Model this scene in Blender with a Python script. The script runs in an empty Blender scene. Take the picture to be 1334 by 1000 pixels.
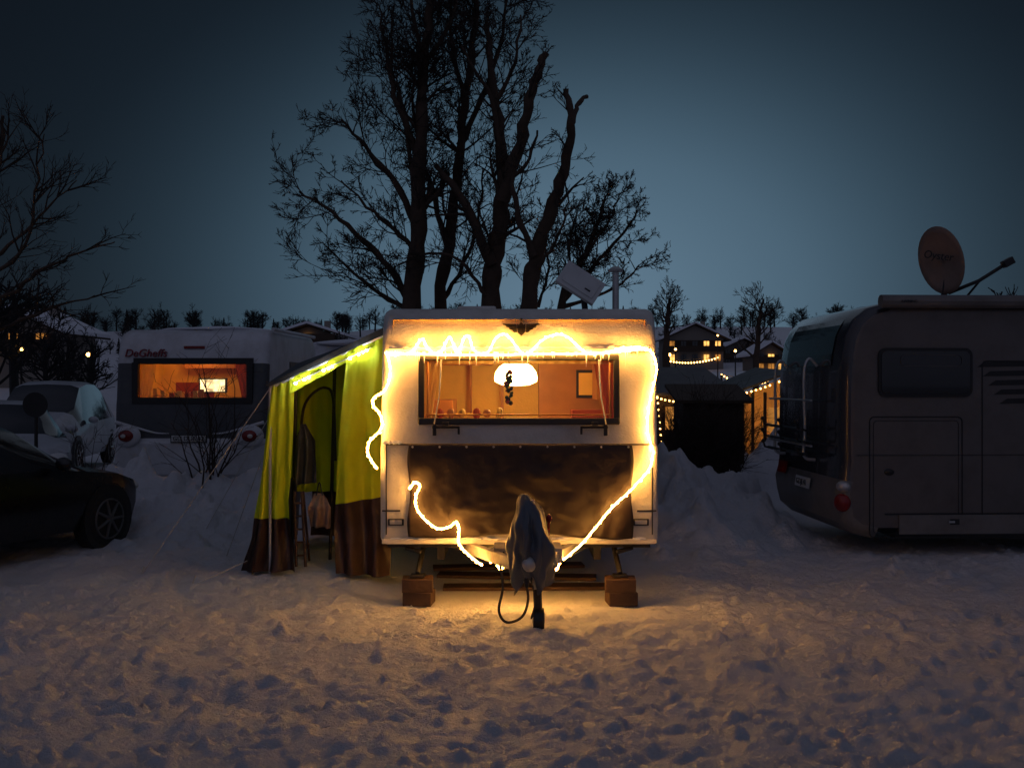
import bpy, math, random
import numpy as np
from mathutils import Vector, Matrix

F = 1297.0; CZ = 1.8           # survey scale of the 35 mm lens, eye height
def X(px, Y): return (px-667)/F*Y
def Z(py, Y): return CZ-(py-500)/F*Y
def P(px, py, Y): return Vector((X(px, Y), Y, Z(py, Y)))
scene = bpy.context.scene
rnd = random.Random(11)

# ------------------------------------------------------------------ materials
def mat(name, col, rough=.6, metal=0., var=.18, scale=6., bump=0., bscale=40., emit=None, es=0., coat=0., dirt=None, dscale=2.5):
    m = bpy.data.materials.new(name); m.use_nodes = True
    nt = m.node_tree; N = nt.nodes; L = nt.links
    b = N['Principled BSDF']
    b.inputs['Metallic'].default_value = metal
    b.inputs['Coat Weight'].default_value = coat
    tc = N.new('ShaderNodeTexCoord')
    nz = N.new('ShaderNodeTexNoise'); nz.inputs['Scale'].default_value = scale; nz.inputs['Detail'].default_value = 4
    L.new(tc.outputs['Object'], nz.inputs['Vector'])
    mx = N.new('ShaderNodeMix'); mx.data_type = 'RGBA'
    mx.inputs[6].default_value = (*[max(0, c*(1-var)) for c in col], 1)
    mx.inputs[7].default_value = (*[min(1, c*(1+var)) for c in col], 1)
    L.new(nz.outputs['Fac'], mx.inputs[0])
    out = mx.outputs[2]
    if dirt:
        n2 = N.new('ShaderNodeTexNoise'); n2.inputs['Scale'].default_value = dscale; n2.inputs['Detail'].default_value = 5; n2.inputs['Roughness'].default_value = .7
        L.new(tc.outputs['Object'], n2.inputs['Vector'])
        cr = N.new('ShaderNodeValToRGB'); cr.color_ramp.elements[0].position = .45; cr.color_ramp.elements[1].position = .75
        L.new(n2.outputs['Fac'], cr.inputs[0])
        m2 = N.new('ShaderNodeMix'); m2.data_type = 'RGBA'
        L.new(cr.outputs[0], m2.inputs[0]); L.new(out, m2.inputs[6]); m2.inputs[7].default_value = (*dirt, 1)
        out = m2.outputs[2]
    L.new(out, b.inputs['Base Color'])
    rr = N.new('ShaderNodeMapRange'); rr.inputs[3].default_value = max(.03, rough-.08); rr.inputs[4].default_value = min(1, rough+.1)
    L.new(nz.outputs['Fac'], rr.inputs[0]); L.new(rr.outputs[0], b.inputs['Roughness'])
    if bump > 0:
        n3 = N.new('ShaderNodeTexNoise'); n3.inputs['Scale'].default_value = bscale; n3.inputs['Detail'].default_value = 4
        L.new(tc.outputs['Object'], n3.inputs['Vector'])
        bp = N.new('ShaderNodeBump'); bp.inputs['Strength'].default_value = bump; bp.inputs['Distance'].default_value = .02
        L.new(n3.outputs['Fac'], bp.inputs['Height']); L.new(bp.outputs[0], b.inputs['Normal'])
    if emit:
        b.inputs['Emission Color'].default_value = (*emit, 1); b.inputs['Emission Strength'].default_value = es
    return m

def glass(name, tint=(1, 1, 1), refl=.12, rough=.03):
    m = bpy.data.materials.new(name); m.use_nodes = True
    nt = m.node_tree; N = nt.nodes; L = nt.links; N.clear()
    o = N.new('ShaderNodeOutputMaterial'); t = N.new('ShaderNodeBsdfTransparent'); g = N.new('ShaderNodeBsdfGlossy')
    t.inputs[0].default_value = (*tint, 1); g.inputs['Roughness'].default_value = rough
    fr = N.new('ShaderNodeFresnel'); fr.inputs[0].default_value = 1.5
    nz = N.new('ShaderNodeTexNoise'); nz.inputs['Scale'].default_value = 4
    ad = N.new('ShaderNodeMath'); ad.operation = 'MULTIPLY_ADD'; ad.inputs[1].default_value = refl; L.new(nz.outputs['Fac'], ad.inputs[0]); L.new(fr.outputs[0], ad.inputs[2])
    mx = N.new('ShaderNodeMixShader'); L.new(ad.outputs[0], mx.inputs[0]); L.new(t.outputs[0], mx.inputs[1]); L.new(g.outputs[0], mx.inputs[2])
    L.new(mx.outputs[0], o.inputs[0]); return m

def fabric(name, col, trans=.45, rough=.7, dirt=None, bump=.25, bscale=14):
    m = mat(name, col, rough, var=.15, scale=5, bump=bump, bscale=bscale, dirt=dirt)
    nt = m.node_tree; N = nt.nodes; L = nt.links
    b = N['Principled BSDF']; o = N['Material Output']
    tl = N.new('ShaderNodeBsdfTranslucent')
    src = b.inputs['Base Color'].links[0].from_socket
    L.new(src, tl.inputs[0])
    mx = N.new('ShaderNodeMixShader'); mx.inputs[0].default_value = trans
    L.new(b.outputs[0], mx.inputs[1]); L.new(tl.outputs[0], mx.inputs[2]); L.new(mx.outputs[0], o.inputs[0])
    return m

def emis(name, col, s, vary=.3, scale=20):
    m = bpy.data.materials.new(name); m.use_nodes = True
    nt = m.node_tree; N = nt.nodes; L = nt.links; N.clear()
    o = N.new('ShaderNodeOutputMaterial'); e = N.new('ShaderNodeEmission'); e.inputs[0].default_value = (*col, 1)
    nz = N.new('ShaderNodeTexNoise'); nz.inputs['Scale'].default_value = scale
    tc = N.new('ShaderNodeTexCoord'); L.new(tc.outputs['Object'], nz.inputs['Vector'])
    mr = N.new('ShaderNodeMapRange'); mr.inputs[1].default_value = .3; mr.inputs[2].default_value = .7; mr.inputs[3].default_value = s*(1-vary); mr.inputs[4].default_value = s*(1+vary)
    L.new(nz.outputs['Fac'], mr.inputs[0]); L.new(mr.outputs[0], e.inputs[1]); L.new(e.outputs[0], o.inputs[0]); return m

M = {}
M['cara'] = mat('caravan_hammered_white', (.66, .63, .58), .38, var=.05, bump=.25, bscale=60, dirt=(.46, .42, .36))
M['cara2'] = mat('caravan_white', (.62, .63, .66), .45, var=.08, dirt=(.45, .44, .44))
M['cara2grey'] = mat('caravan_grey_graphic', (.06, .065, .075), .45, dirt=(.10, .10, .10))
M['tarp'] = mat('brown_tarpaulin', (.018, .0085, .006), .6, var=.35, scale=5, bump=.4, bscale=9, dirt=(.026, .013, .009))
M['black'] = mat('black_plastic', (.015, .014, .014), .4)
M['matte'] = mat('matte_black_paint', (.02, .014, .01), .9)
M['rubber'] = mat('rubber', (.02, .02, .02), .8, bump=.3)
M['steel'] = mat('galvanised_steel', (.5, .48, .45), .45, .4, bump=.1, dirt=(.25, .2, .15))
M['alu'] = mat('aluminium', (.5, .5, .5), .35, .6)
M['cord'] = mat('pale_cord', (.5, .48, .45), .8)
M['wood'] = mat('wet_wood', (.055, .026, .015), .6, var=.5, scale=9, bump=.6, bscale=20)
M['snow2'] = mat('snow_cap', (.78, .8, .85), .7, var=.05, bump=.5, bscale=18)
M['hitch'] = mat('grey_pvc_cover', (.075, .088, .11), .36, var=.3, scale=7, bump=.45, bscale=10, dirt=(.15, .14, .13))
M['yel'] = fabric('yellow_green_canvas', (.72, .80, .012), .32)
M['brown'] = fabric('brown_canvas_skirt', (.042, .017, .011), .1, .42, dirt=(.075, .034, .02), bump=.7, bscale=10)
M['dkroof'] = mat('dark_canvas', (.028, .03, .032), .6, bump=.3, bscale=10, dirt=(.1, .1, .11))
M['rope'] = emis('led_rope_glow', (1, .43, .075), 74, .5, 16)
M['led'] = emis('led_white', (.85, .95, 1), 90)
M['amber'] = emis('amber_bulbs', (1, .5, .12), 14)
M['amber2'] = emis('amber_lamp', (1, .5, .15), 26)
M['winlit'] = emis('lit_window', (1, .5, .12), 1.5, .6, 1.2)
M['winlit2'] = emis('lit_window_dim', (1, .4, .08), .45, .7, 1.0)
M['lamp'] = emis('pendant_lamp', (1, .68, .24), 24, .1)
M['room'] = mat('interior_wood', (.8, .52, .12), .5, var=.25, scale=4, bump=.1)
M['roomr'] = mat('interior_red_wood', (.42, .17, .045), .45, var=.3)
M['curt'] = fabric('curtain', (.7, .45, .15), .5)
M['redc'] = fabric('red_curtain', (.45, .09, .025), .4)
M['glass'] = glass('window_glass', (.97, .92, .82), .03)
M['dkglass'] = mat('dark_glass', (.012, .013, .015), .08, coat=.5)
M['blackpaint'] = mat('black_car_paint', (.0035, .004, .005), .28, coat=.2)
M['whitepaint'] = mat('white_car_paint', (.45, .47, .5), .35, coat=.3, dirt=(.3, .3, .31))
M['silver'] = mat('motorhome_taupe_silver', (.125, .112, .108), .4, .2, var=.08, scale=3, dirt=(.09, .08, .075))
M['silver2'] = mat('motorhome_light_panel', (.17, .158, .15), .42, .1, var=.1, dirt=(.11, .10, .09))
M['mdark'] = mat('motorhome_dark_gel', (.03, .032, .04), .22, coat=.5)
M['red'] = mat('red_lens', (.2, .008, .006), .2)
M['white'] = mat('plate_white', (.6, .6, .58), .4)
M['redtxt'] = mat('red_lettering', (.22, .02, .03), .5)
M['bark'] = mat('bark', (.075, .048, .032), .9, var=.5, scale=7, bump=.9, bscale=14)
M['twig'] = mat('twig_bark', (.04, .028, .022), .9, var=.4)
M['far'] = mat('far_wood', (.014, .014, .015), .95)
M['ice'] = mat('ice', (.8, .82, .85), .1, emit=(1, .6, .25), es=.1)  # faint amber glow in the ice stands in for rope light falling on it
M['dish'] = mat('dish_grey', (.26, .17, .13), .5, dirt=(.17, .11, .08))
M['boxg'] = mat('antenna_grey', (.6, .61, .61), .45)
M['plaster'] = mat('house_plaster', (.24, .21, .18), .8)
M['timber'] = mat('chalet_timber', (.05, .03, .018), .8, var=.4)
M['garland'] = mat('green_garland', (.02, .04, .012), .8, var=.5)

# ------------------------------------------------------------------ mesh builder
def empty(name, loc):
    e = bpy.data.objects.new(name, None); e.empty_display_size = .3; e.location = loc
    scene.collection.objects.link(e); return e
def attach(o, parent):
    if parent is not None:
        o.parent = parent; o.matrix_parent_inverse = Matrix.Translation(-Vector(parent.location))

class MB:
    def __init__(s): s.v = []; s.f = []; s.m = []
    def face(s, pts, mi=0):
        n = len(s.v); s.v += [tuple(p) for p in pts]; s.f.append(tuple(range(n, n+len(pts)))); s.m.append(mi)
    def box(s, c, d, mi=0, rot=None):
        n = len(s.v); c = Vector(c)
        for dz in (-.5, .5):
            for dx, dy in ((-.5, -.5), (.5, -.5), (.5, .5), (-.5, .5)):
                q = Vector((dx*d[0], dy*d[1], dz*d[2]))
                if rot is not None: q = rot @ q
                s.v.append(tuple(c+q))
        for f in ((3, 2, 1, 0), (4, 5, 6, 7), (0, 1, 5, 4), (1, 2, 6, 5), (2, 3, 7, 6), (3, 0, 4, 7)):
            s.f.append(tuple(n+i for i in f)); s.m.append(mi)
    def tube(s, pts, rad, seg=6, mi=0, cap=True):
        pts = [Vector(p) for p in pts]; k = len(pts)
        if not hasattr(rad, '__len__'): rad = [rad]*k
        n0 = len(s.v); up = None
        for i, p in enumerate(pts):
            t = (pts[min(i+1, k-1)]-pts[max(i-1, 0)])
            if t.length < 1e-9: t = Vector((0, 0, 1))
            t.normalize()
            if up is None:
                up = t.cross(Vector((0, 0, 1)) if abs(t.z) < .9 else Vector((1, 0, 0))).normalized()
            else:
                up = (up-t*up.dot(t))
                if up.length < 1e-6: up = t.orthogonal()
                up.normalize()
            w = t.cross(up)
            for j in range(seg):
                a = 2*math.pi*j/seg
                s.v.append(tuple(p+(up*math.cos(a)+w*math.sin(a))*rad[i]))
        for i in range(k-1):
            for j in range(seg):
                a = n0+i*seg+j; b = n0+i*seg+(j+1) % seg
                s.f.append((a, b, b+seg, a+seg)); s.m.append(mi)
        if cap:
            s.f.append(tuple(n0+j for j in reversed(range(seg)))); s.m.append(mi)
            s.f.append(tuple(n0+(k-1)*seg+j for j in range(seg))); s.m.append(mi)
    def ball(s, c, r, mi=0, nu=10, nv=7, rot=None):
        if not hasattr(r, '__len__'): r = (r, r, r)
        n0 = len(s.v); c = Vector(c)
        for i in range(nv+1):
            th = math.pi*i/nv
            for j in range(nu):
                ph = 2*math.pi*j/nu
                q = Vector((r[0]*math.sin(th)*math.cos(ph), r[1]*math.sin(th)*math.sin(ph), r[2]*math.cos(th)))
                if rot is not None: q = rot @ q
                s.v.append(tuple(c+q))
        for i in range(nv):
            for j in range(nu):
                a = n0+i*nu+j; b = n0+i*nu+(j+1) % nu
                s.f.append((a, a+nu, b+nu, b)); s.m.append(mi)
    def prism(s, poly, ext, mi=0):
        n = len(poly); n0 = len(s.v); ext = Vector(ext)
        s.v += [tuple(p) for p in poly]+[tuple(Vector(p)+ext) for p in poly]
        s.f.append(tuple(range(n0, n0+n))); s.m.append(mi)
        s.f.append(tuple(reversed(range(n0+n, n0+2*n)))); s.m.append(mi)
        for i in range(n):
            j = (i+1) % n; s.f.append((n0+i, n0+n+i, n0+n+j, n0+j)); s.m.append(mi)
    def obj(s, name, mats, parent=None, smooth=True, bevel=0, mtx=None, angle=35):
        me = bpy.data.meshes.new(name); me.from_pydata(s.v, [], s.f)
        for m in mats: me.materials.append(m)
        me.polygons.foreach_set('material_index', s.m)
        if mtx is not None: me.transform(mtx)
        if smooth:
            me.polygons.foreach_set('use_smooth', [True]*len(me.polygons))
            try: me.set_sharp_from_angle(angle=math.radians(angle))
            except Exception: pass
        me.update()
        o = bpy.data.objects.new(name, me); scene.collection.objects.link(o); attach(o, parent)
        if bevel:
            b = o.modifiers.new('bevel', 'BEVEL'); b.width = bevel; b.segments = 2; b.limit_method = 'ANGLE'; b.angle_limit = math.radians(40)
        return o

def spline(pts, n=8):
    pts = [Vector(p) for p in pts]; out = []
    for i in range(len(pts)-1):
        p0 = pts[max(i-1, 0)]; p1 = pts[i]; p2 = pts[i+1]; p3 = pts[min(i+2, len(pts)-1)]
        for k in range(n):
            t = k/n
            out.append(.5*((2*p1)+(p2-p0)*t+(2*p0-5*p1+4*p2-p3)*t*t+(3*p1-p0-3*p2+p3)*t**3))
    out.append(pts[-1]); return out

def loft(name, prof, x0, x1, r, mats, matfn, xcuts=(), hole=None, parent=None, mtx=None, K=5):
    """profile (y,z) swept over x with rounded shoulders; hole=(i0,i1,xa,xb)"""
    prof = [Vector(p) for p in prof]; n = len(prof); nr = []
    for i in range(n):
        t = prof[min(i+1, n-1)]-prof[max(i-1, 0)]; t.normalize(); nr.append(Vector((-t.y, t.x)))
    cols = []
    for k in range(K+1):
        a = k/K*math.pi/2; cols.append((x0+r*(1-math.cos(a)), r*(1-math.sin(a))))
    for xc in sorted(xcuts): cols.append((xc, 0))
    for k in range(K, -1, -1):
        a = k/K*math.pi/2; cols.append((x1-r*(1-math.cos(a)), r*(1-math.sin(a))))
    mb = MB(); C = len(cols)
    for i in range(n):
        for (x, d) in cols:
            q = prof[i]-nr[i]*d; mb.v.append((x, q.x, q.y))
    for i in range(n-1):
        for j in range(C-1):
            if hole and hole[0] <= i < hole[1] and cols[j][0] >= hole[2]-1e-6 and cols[j+1][0] <= hole[3]+1e-6: continue
            mb.f.append((i*C+j, i*C+j+1, (i+1)*C+j+1, (i+1)*C+j)); mb.m.append(matfn(i, j))
    mb.f.append(tuple(i*C for i in range(n))); mb.m.append(matfn(-1, 0))
    mb.f.append(tuple(i*C+C-1 for i in reversed(range(n)))); mb.m.append(matfn(-1, 1))
    return mb.obj(name, mats, parent, mtx=mtx, angle=28)

def text(name, body, loc, size, m, parent, rot=(math.pi/2, 0, 0), shear=0., ext=.003):
    c = bpy.data.curves.new(name, 'FONT'); c.body = body; c.size = size; c.extrude = ext; c.shear = shear
    c.align_x = 'CENTER'; c.align_y = 'CENTER'; c.materials.append(m)
    o = bpy.data.objects.new(name, c); o.location = loc; o.rotation_euler = rot; scene.collection.objects.link(o); attach(o, parent); return o

# ------------------------------------------------------------------ terrain
def hsh(ix, iy, s):
    v = np.sin(ix*127.1+iy*311.7+s*74.7)*43758.5453; return v-np.floor(v)
def vn(x, y, s=0):
    x = np.asarray(x, float); y = np.asarray(y, float)
    ix = np.floor(x); iy = np.floor(y); fx = x-ix; fy = y-iy
    fx = fx*fx*(3-2*fx); fy = fy*fy*(3-2*fy)
    return (hsh(ix, iy, s)*(1-fx)+hsh(ix+1, iy, s)*fx)*(1-fy)+(hsh(ix, iy+1, s)*(1-fx)+hsh(ix+1, iy+1, s)*fx)*fy
def fbm(x, y, o=4, s=0):
    r = 0; a = .5
    for k in range(o): r = r+a*(vn(x*2**k+k*7.3, y*2**k-k*3.1, s+k)-.5); a *= .5
    return r
def ss(a, b, v):
    t = np.clip((v-a)/(b-a), 0, 1); return t*t*(3-2*t)
def g(x, y, cx, cy, sx, sy): return np.exp(-((x-cx)/sx)**2-((y-cy)/sy)**2)
BANKS = [(-4.95, 13.0, .45, .45, .66), (-4.3, 12.7, .5, .5, .50), (-3.6, 13.1, .5, .45, .54), (-5.6, 13.3, .6, .4, .4), (-2.9, 12.7, .5, .6, .44), (-3.9, 12.0, .9, .5, .22),
         (1.9, 12.2, .35, .7, .74), (2.45, 12.6, .5, .55, .56), (3.05, 13.2, .5, .55, .44), (2.1, 11.2, .5, .6, .30), (2.9, 11.9, .45, .5, .32), (1.7, 13.5, .5, .8, .6), (4.3, 16.2, .9, .5, .85), (5.2, 16.5, .8, .6, .8), (3.6, 15.6, .5, .4, .5),
         (-7.5, 13.4, 1., .6, .35), (-10, 15, 1.5, .8, .5)]
def H(x, y):
    x = np.asarray(x, float); y = np.asarray(y, float)
    z = .10*fbm(x*.5, y*.5, 3, 1)+.10*fbm(x*1.6, y*1.6, 3, 5)
    lum = fbm(x*4.2, y*4.2, 4, 9); z = z+.075*lum*ss(2.8, 4.6, y)+.03*lum
    rid = np.abs(fbm(x*6.5+2*fbm(x*2, y*2, 2, 70), y*9, 4, 60)); z = z+.085*rid*ss(3.3, 4.2, y)*ss(-.10, .08, fbm(x*.8, y*.9, 3, 66))
    z = z-.05*np.abs(fbm(x*10+3*fbm(x*3, y*3, 2, 81), y*13, 3, 90))*ss(3.0, 4.2, y)*(1-ss(14, 18, y))
    bk = 0
    for cx, cy, sx, sy, a in BANKS: bk = bk+a*g(x, y, cx, cy, sx, sy)
    z = z+bk*(1+1.1*fbm(x*2.3, y*2.3, 3, 21))+.55*np.clip(bk, 0, .45)*(np.abs(fbm(x*4.2, y*4.2, 4, 33)))-.35*np.clip(bk, 0, .4)*np.abs(fbm(x*7+5, y*7, 3, 37))
    pit = ss(-1.5, -1.0, x)*(1-ss(1.2, 1.6, x))*ss(7.75, 8.35, y)*(1-ss(13.8, 14.5, y)); z = z*(1-pit)-.03*pit
    mh = ss(3.4, 3.9, x)*ss(10.1, 10.6, y)*(1-ss(12.6, 13.2, y)); z = z*(1-mh)
    rd = 1-ss(3.3, 4.2, y); z = z*(1-.5*rd)+rd*(-.03+.010*np.sin(y*19+.8*np.sin(x*.7))*(1+fbm(x*3, y*2, 2, 3))+.005*np.sin(x*95+y*20)*ss(.1, .9, np.sin(y*9+.4)))
    far = ss(45, 150, y)*4.3+ss(140, 290, y)*13.5-ss(330, 900, y)*8+ss(60, 200, y)*3*fbm(x*.012, y*.012, 3, 2)*4
    return z*(1-.7*ss(20, 60, y))+far*1.0
ys = [2.0]
while ys[-1] < 16.5: ys.append(ys[-1]*1.0036)
st = .08
while ys[-1] < 2500: ys.append(ys[-1]+st); st *= 1.07
ysb = [1.6, 1.0, 0, -2, -5, -12, -30, -80, -200, -600]
ys = np.array(sorted(ysb)+ys)
xs = [0.]
st = .027
while xs[-1] < 6.9: xs.append(xs[-1]+st)
while xs[-1] < 2500: st *= 1.10; xs.append(xs[-1]+st)
xs = np.array([-a for a in reversed(xs[1:])]+xs)
GX, GY = np.meshgrid(xs, ys); GZ = H(GX, GY)
rs = np.random.RandomState(4)
def stamp(cx, cy, ang, L, W, dep, rim=.4, soft=.55):
    R = L*1.7
    i0, i1 = np.searchsorted(ys, [cy-R, cy+R]); j0, j1 = np.searchsorted(xs, [cx-R, cx+R])
    if i1 <= i0 or j1 <= j0: return
    dx = GX[i0:i1, j0:j1]-cx; dy = GY[i0:i1, j0:j1]-cy
    u = (dx*math.cos(ang)+dy*math.sin(ang))/L; w = (-dx*math.sin(ang)+dy*math.cos(ang))/W
    d = np.sqrt(u*u+w*w)
    GZ[i0:i1, j0:j1] += -dep*(1-ss(soft, 1.1, d))+dep*rim*np.exp(-((d-1.25)/.28)**2)
for tr in range(56):   # walking trails
    x = rs.uniform(-6, 6); y = rs.uniform(4.2, 11); a = rs.uniform(0, 6.28)
    if rs.rand() < .6: a = rs.choice([0, math.pi])+rs.normal(0, .35)
    for k in range(rs.randint(6, 18)):
        sd = (-1)**k*.11
        stamp(x-sd*math.sin(a), y+sd*math.cos(a), a+rs.normal(0, .15), .145, .058, rs.uniform(.012, .03))
        x += .62*math.cos(a); y += .62*math.sin(a); a += rs.normal(0, .12)
for k in range(5200):
    y = 3.9+8.1*rs.rand()**1.2; x = rs.uniform(-1, 1)*(y*.58)
    if -1.6 < x < 1.7 and y > 8.3: continue
    L_ = rs.uniform(.025, .085)
    stamp(x, y, rs.uniform(0, 3.14), L_, L_*rs.uniform(.5, .9), rs.uniform(-.030, .010), .2, .3)
for k in range(380):   # lumps thrown up on the banks
    c = BANKS[rs.randint(0, 12)]; x = rs.normal(c[0], c[2]*.8); y = rs.normal(c[1]-.3, c[3]*.8)
    if -1.2 < x < 1.45 or x > 3.4: continue
    L_ = rs.uniform(.06, .22); stamp(x, y, rs.uniform(0, 3.14), L_, L_*rs.uniform(.6, .95), -rs.uniform(.2, .42)*L_, .1, .35)
me = bpy.data.meshes.new('snow_ground'); nr, nc = GX.shape
me.vertices.add(nr*nc); co = np.stack([GX, GY, GZ], -1).reshape(-1).astype(np.float32); me.vertices.foreach_set('co', co)
ii, jj = np.meshgrid(np.arange(nr-1), np.arange(nc-1), indexing='ij'); a = (ii*nc+jj).ravel()
q = np.stack([a, a+1, a+nc+1, a+nc], -1).ravel()
me.loops.add(len(q)); me.loops.foreach_set('vertex_index', q)
me.polygons.add(len(a)); me.polygons.foreach_set('loop_start', np.arange(len(a))*4); me.polygons.foreach_set('loop_total', np.full(len(a), 4))
me.polygons.foreach_set('use_smooth', np.ones(len(a), bool)); me.update(calc_edges=True)
m = bpy.data.materials.new('snow'); m.use_nodes = True; nt = m.node_tree; N = nt.nodes; L = nt.links; b = N['Principled BSDF']
geo = N.new('ShaderNodeNewGeometry'); sp = N.new('ShaderNodeSeparateXYZ'); L.new(geo.outputs['Position'], sp.inputs[0])
n1 = N.new('ShaderNodeTexNoise'); n1.inputs['Scale'].default_value = 1.3; n1.inputs['Detail'].default_value = 6; n1.inputs['Roughness'].default_value = .65
L.new(geo.outputs['Position'], n1.inputs['Vector'])
cl = N.new('ShaderNodeMix'); cl.data_type = 'RGBA'; cl.inputs[6].default_value = (.66, .67, .71, 1); cl.inputs[7].default_value = (.88, .89, .92, 1); L.new(n1.outputs['Fac'], cl.inputs[0])
mr = N.new('ShaderNodeMapRange'); mr.inputs[1].default_value = 4.9; mr.inputs[2].default_value = 3.1; L.new(sp.outputs['Y'], mr.inputs[0])
ma = N.new('ShaderNodeMath'); ma.operation = 'MULTIPLY_ADD'; ma.inputs[1].default_value = 1.6; ma.inputs[2].default_value = -.62; L.new(n1.outputs['Fac'], ma.inputs[0])
mb_ = N.new('ShaderNodeMath'); mb_.operation = 'ADD'; mb_.use_clamp = True; L.new(ma.outputs[0], mb_.inputs[0])
mm = N.new('ShaderNodeMath'); mm.operation = 'MULTIPLY'; mm.use_clamp = True; L.new(mr.outputs[0], mm.inputs[0]); mm.inputs[1].default_value = .8; L.new(mm.outputs[0], mb_.inputs[1])
mk = N.new('ShaderNodeMath'); mk.operation = 'MULTIPLY'; mk.use_clamp = True; L.new(mb_.outputs[0], mk.inputs[0]); L.new(mr.outputs[0], mk.inputs[1])
c2 = N.new('ShaderNodeMix'); c2.data_type = 'RGBA'; c2.inputs[7].default_value = (.15, .13, .13, 1); L.new(mk.outputs[0], c2.inputs[0]); L.new(cl.outputs[2], c2.inputs[6]); L.new(c2.outputs[2], b.inputs['Base Color'])  # near road: compacted dirty snow, dimmed further in colour to imitate foreground falloff
b.inputs['Roughness'].default_value = .5
n2 = N.new('ShaderNodeTexNoise'); n2.inputs['Scale'].default_value = 18; n2.inputs['Detail'].default_value = 6; n2.inputs['Roughness'].default_value = .75; L.new(geo.outputs['Position'], n2.inputs['Vector'])
bp = N.new('ShaderNodeBump'); bp.inputs['Strength'].default_value = 1.0; bp.inputs['Distance'].default_value = .06; L.new(n2.outputs['Fac'], bp.inputs['Height']); L.new(bp.outputs[0], b.inputs['Normal'])
me.materials.append(m); ground = bpy.data.objects.new('snow_ground', me); scene.collection.objects.link(ground)
def h(x, y): return float(H(np.array([x]), np.array([y]))[0])

# ------------------------------------------------------------------ main caravan
car = empty('caravan', (.06, 8.2, 0))
prof = [(8.27, .47), (8.215, .50), (8.20, .54), (8.20, .75), (8.20, 1.27), (8.205, 1.295), (8.235, 1.31), (8.24, 1.34), (8.26, 1.494), (8.32, 2.025), (8.325, 2.06), (8.33, 2.10), (8.345, 2.2), (8.38, 2.30), (8.43, 2.385), (8.51, 2.43), (8.64, 2.45), (13.9, 2.46), (14.2, 2.40), (14.3, 2.2), (14.35, .5)]
def fy(z):
    zz = [p[1] for p in prof[:16]]; yy = [p[0] for p in prof[:16]]; return float(np.interp(z, zz, yy))
xa, xb = X(549, 8.29), X(803, 8.29)
loft('caravan_body', prof, -1.09, 1.21, .06, [M['cara'], M['black']], lambda i, j: 0, (xa, xb), (8, 9, xa, xb), car)
mb = MB(); mb.box((.06, 11.3, .455), (2.2, 5.9, .05), 0)
for sx in (-.6, .72): mb.box((sx, 11.2, .38), (.06, 5.6, .12), 0)
mb.tube([(-.9, 11.4, .32), (1.0, 11.4, .32)], .04, 8)
mb.obj('chassis', [M['black']], car)
mb = MB()
for sx in (-.98, 1.1):
    mb.tube([(sx-.09, 11.4, .32), (sx-.07, 11.4, .32), (sx+.07, 11.4, .32), (sx+.09, 11.4, .32)], [.28, .32, .32, .28], 24)
mb.obj('wheels', [M['rubber']], car)
mb = MB()
def wy(z): return float(np.interp(z, [1.494, 2.025], [8.26, 8.32]))
def wbar(x0, z0, x1, z1, w, dep=.035, mi=0):
    p = Vector((x0, wy(z0)-dep/2+.004, z0)); q = Vector((x1, wy(z1)-dep/2+.004, z1)); d = (q-p); Lh = d.length; d.normalize()
    n = Vector((0, -1, .11)).normalized(); s = d.cross(n).normalized(); R = Matrix((d, s, n)).transposed()
    mb.box((p+q)/2, (Lh, w, dep), mi, R)
wbar(xa-.02, 1.49, xb+.02, 1.49, .055); wbar(xa-.02, 2.02, xb+.02, 2.02, .05, .037); wbar(xa, 1.47, xa, 2.04, .05, .033); wbar(xb, 1.47, xb, 2.04, .05, .033)
wbar(xa+.04, 1.545, xb-.04, 1.545, .012, .02, 1); wbar(xa+.055, 1.52, xa+.055, 2.0, .015, .02, 1); wbar(xb-.055, 1.52, xb-.055, 2.0, .015, .02, 1)
mb.obj('window_frame', [M['black'], M['roomr']], car, bevel=.006)
mb = MB(); mb.face([(xa, 8.262, 1.494), (xb, 8.262, 1.494), (xb, 8.322, 2.025), (xa, 8.322, 2.025)]); mb.obj('window_pane', [M['glass']], car)
mb = MB()
for s, x in ((1, X(566, 8.2)), (-1, X(789, 8.2))):
    mb.tube([(x+s*.055, 8.22, 2.0), (x+s*.04, 8.19, 1.7), (x, 8.18, 1.47)], .007, 6, 1)
    mb.box((x+s*.09, 8.2, 1.445), (.22, .03, .022), 0); mb.box((x, 8.2, 1.42), (.03, .04, .09), 0); mb.box((x+s*.2, 8.2, 1.42), (.018, .03, .07), 0)
    mb.box((x+s*.09, 8.19, 1.475), (.05, .035, .03), 0)
mb.obj('window_struts', [M['black'], M['alu']], car, bevel=.004)
mb = MB(); x0, x1, y0, y1, z0, z1 = -1.0, 1.12, 8.36, 10.3, 1.2, 2.34
mb.face([(x0, y1, z0), (x1, y1, z0), (x1, y1, z1), (x0, y1, z1)], 0)
mb.face([(x0, y0, z0), (x0, y1, z0), (x0, y1, z1), (x0, y0, z1)], 0); mb.face([(x1, y0, z0), (x1, y1, z0), (x1, y1, z1), (x1, y0, z1)], 1)
mb.face([(x0, y0, z0), (x1, y0, z0), (x1, y1, z0), (x0, y1, z0)], 1); mb.face([(x0, y0, z1), (x1, y0, z1), (x1, y1, z1), (x0, y1, z1)], 0)
mb.box((.62, 10.1, 1.75), (.7, .3, 1.1), 1); mb.box((.95, 9.7, 1.9), (.3, .6, .5), 1); mb.box((-.6, 10.15, 2.15), (.8, .25, .32), 1); mb.box((-.1, 10.2, 1.7), (.03, .1, 1.1), 1); mb.box((-.42, 10.2, 1.7), (.02, .08, 1.1), 1)
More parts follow.
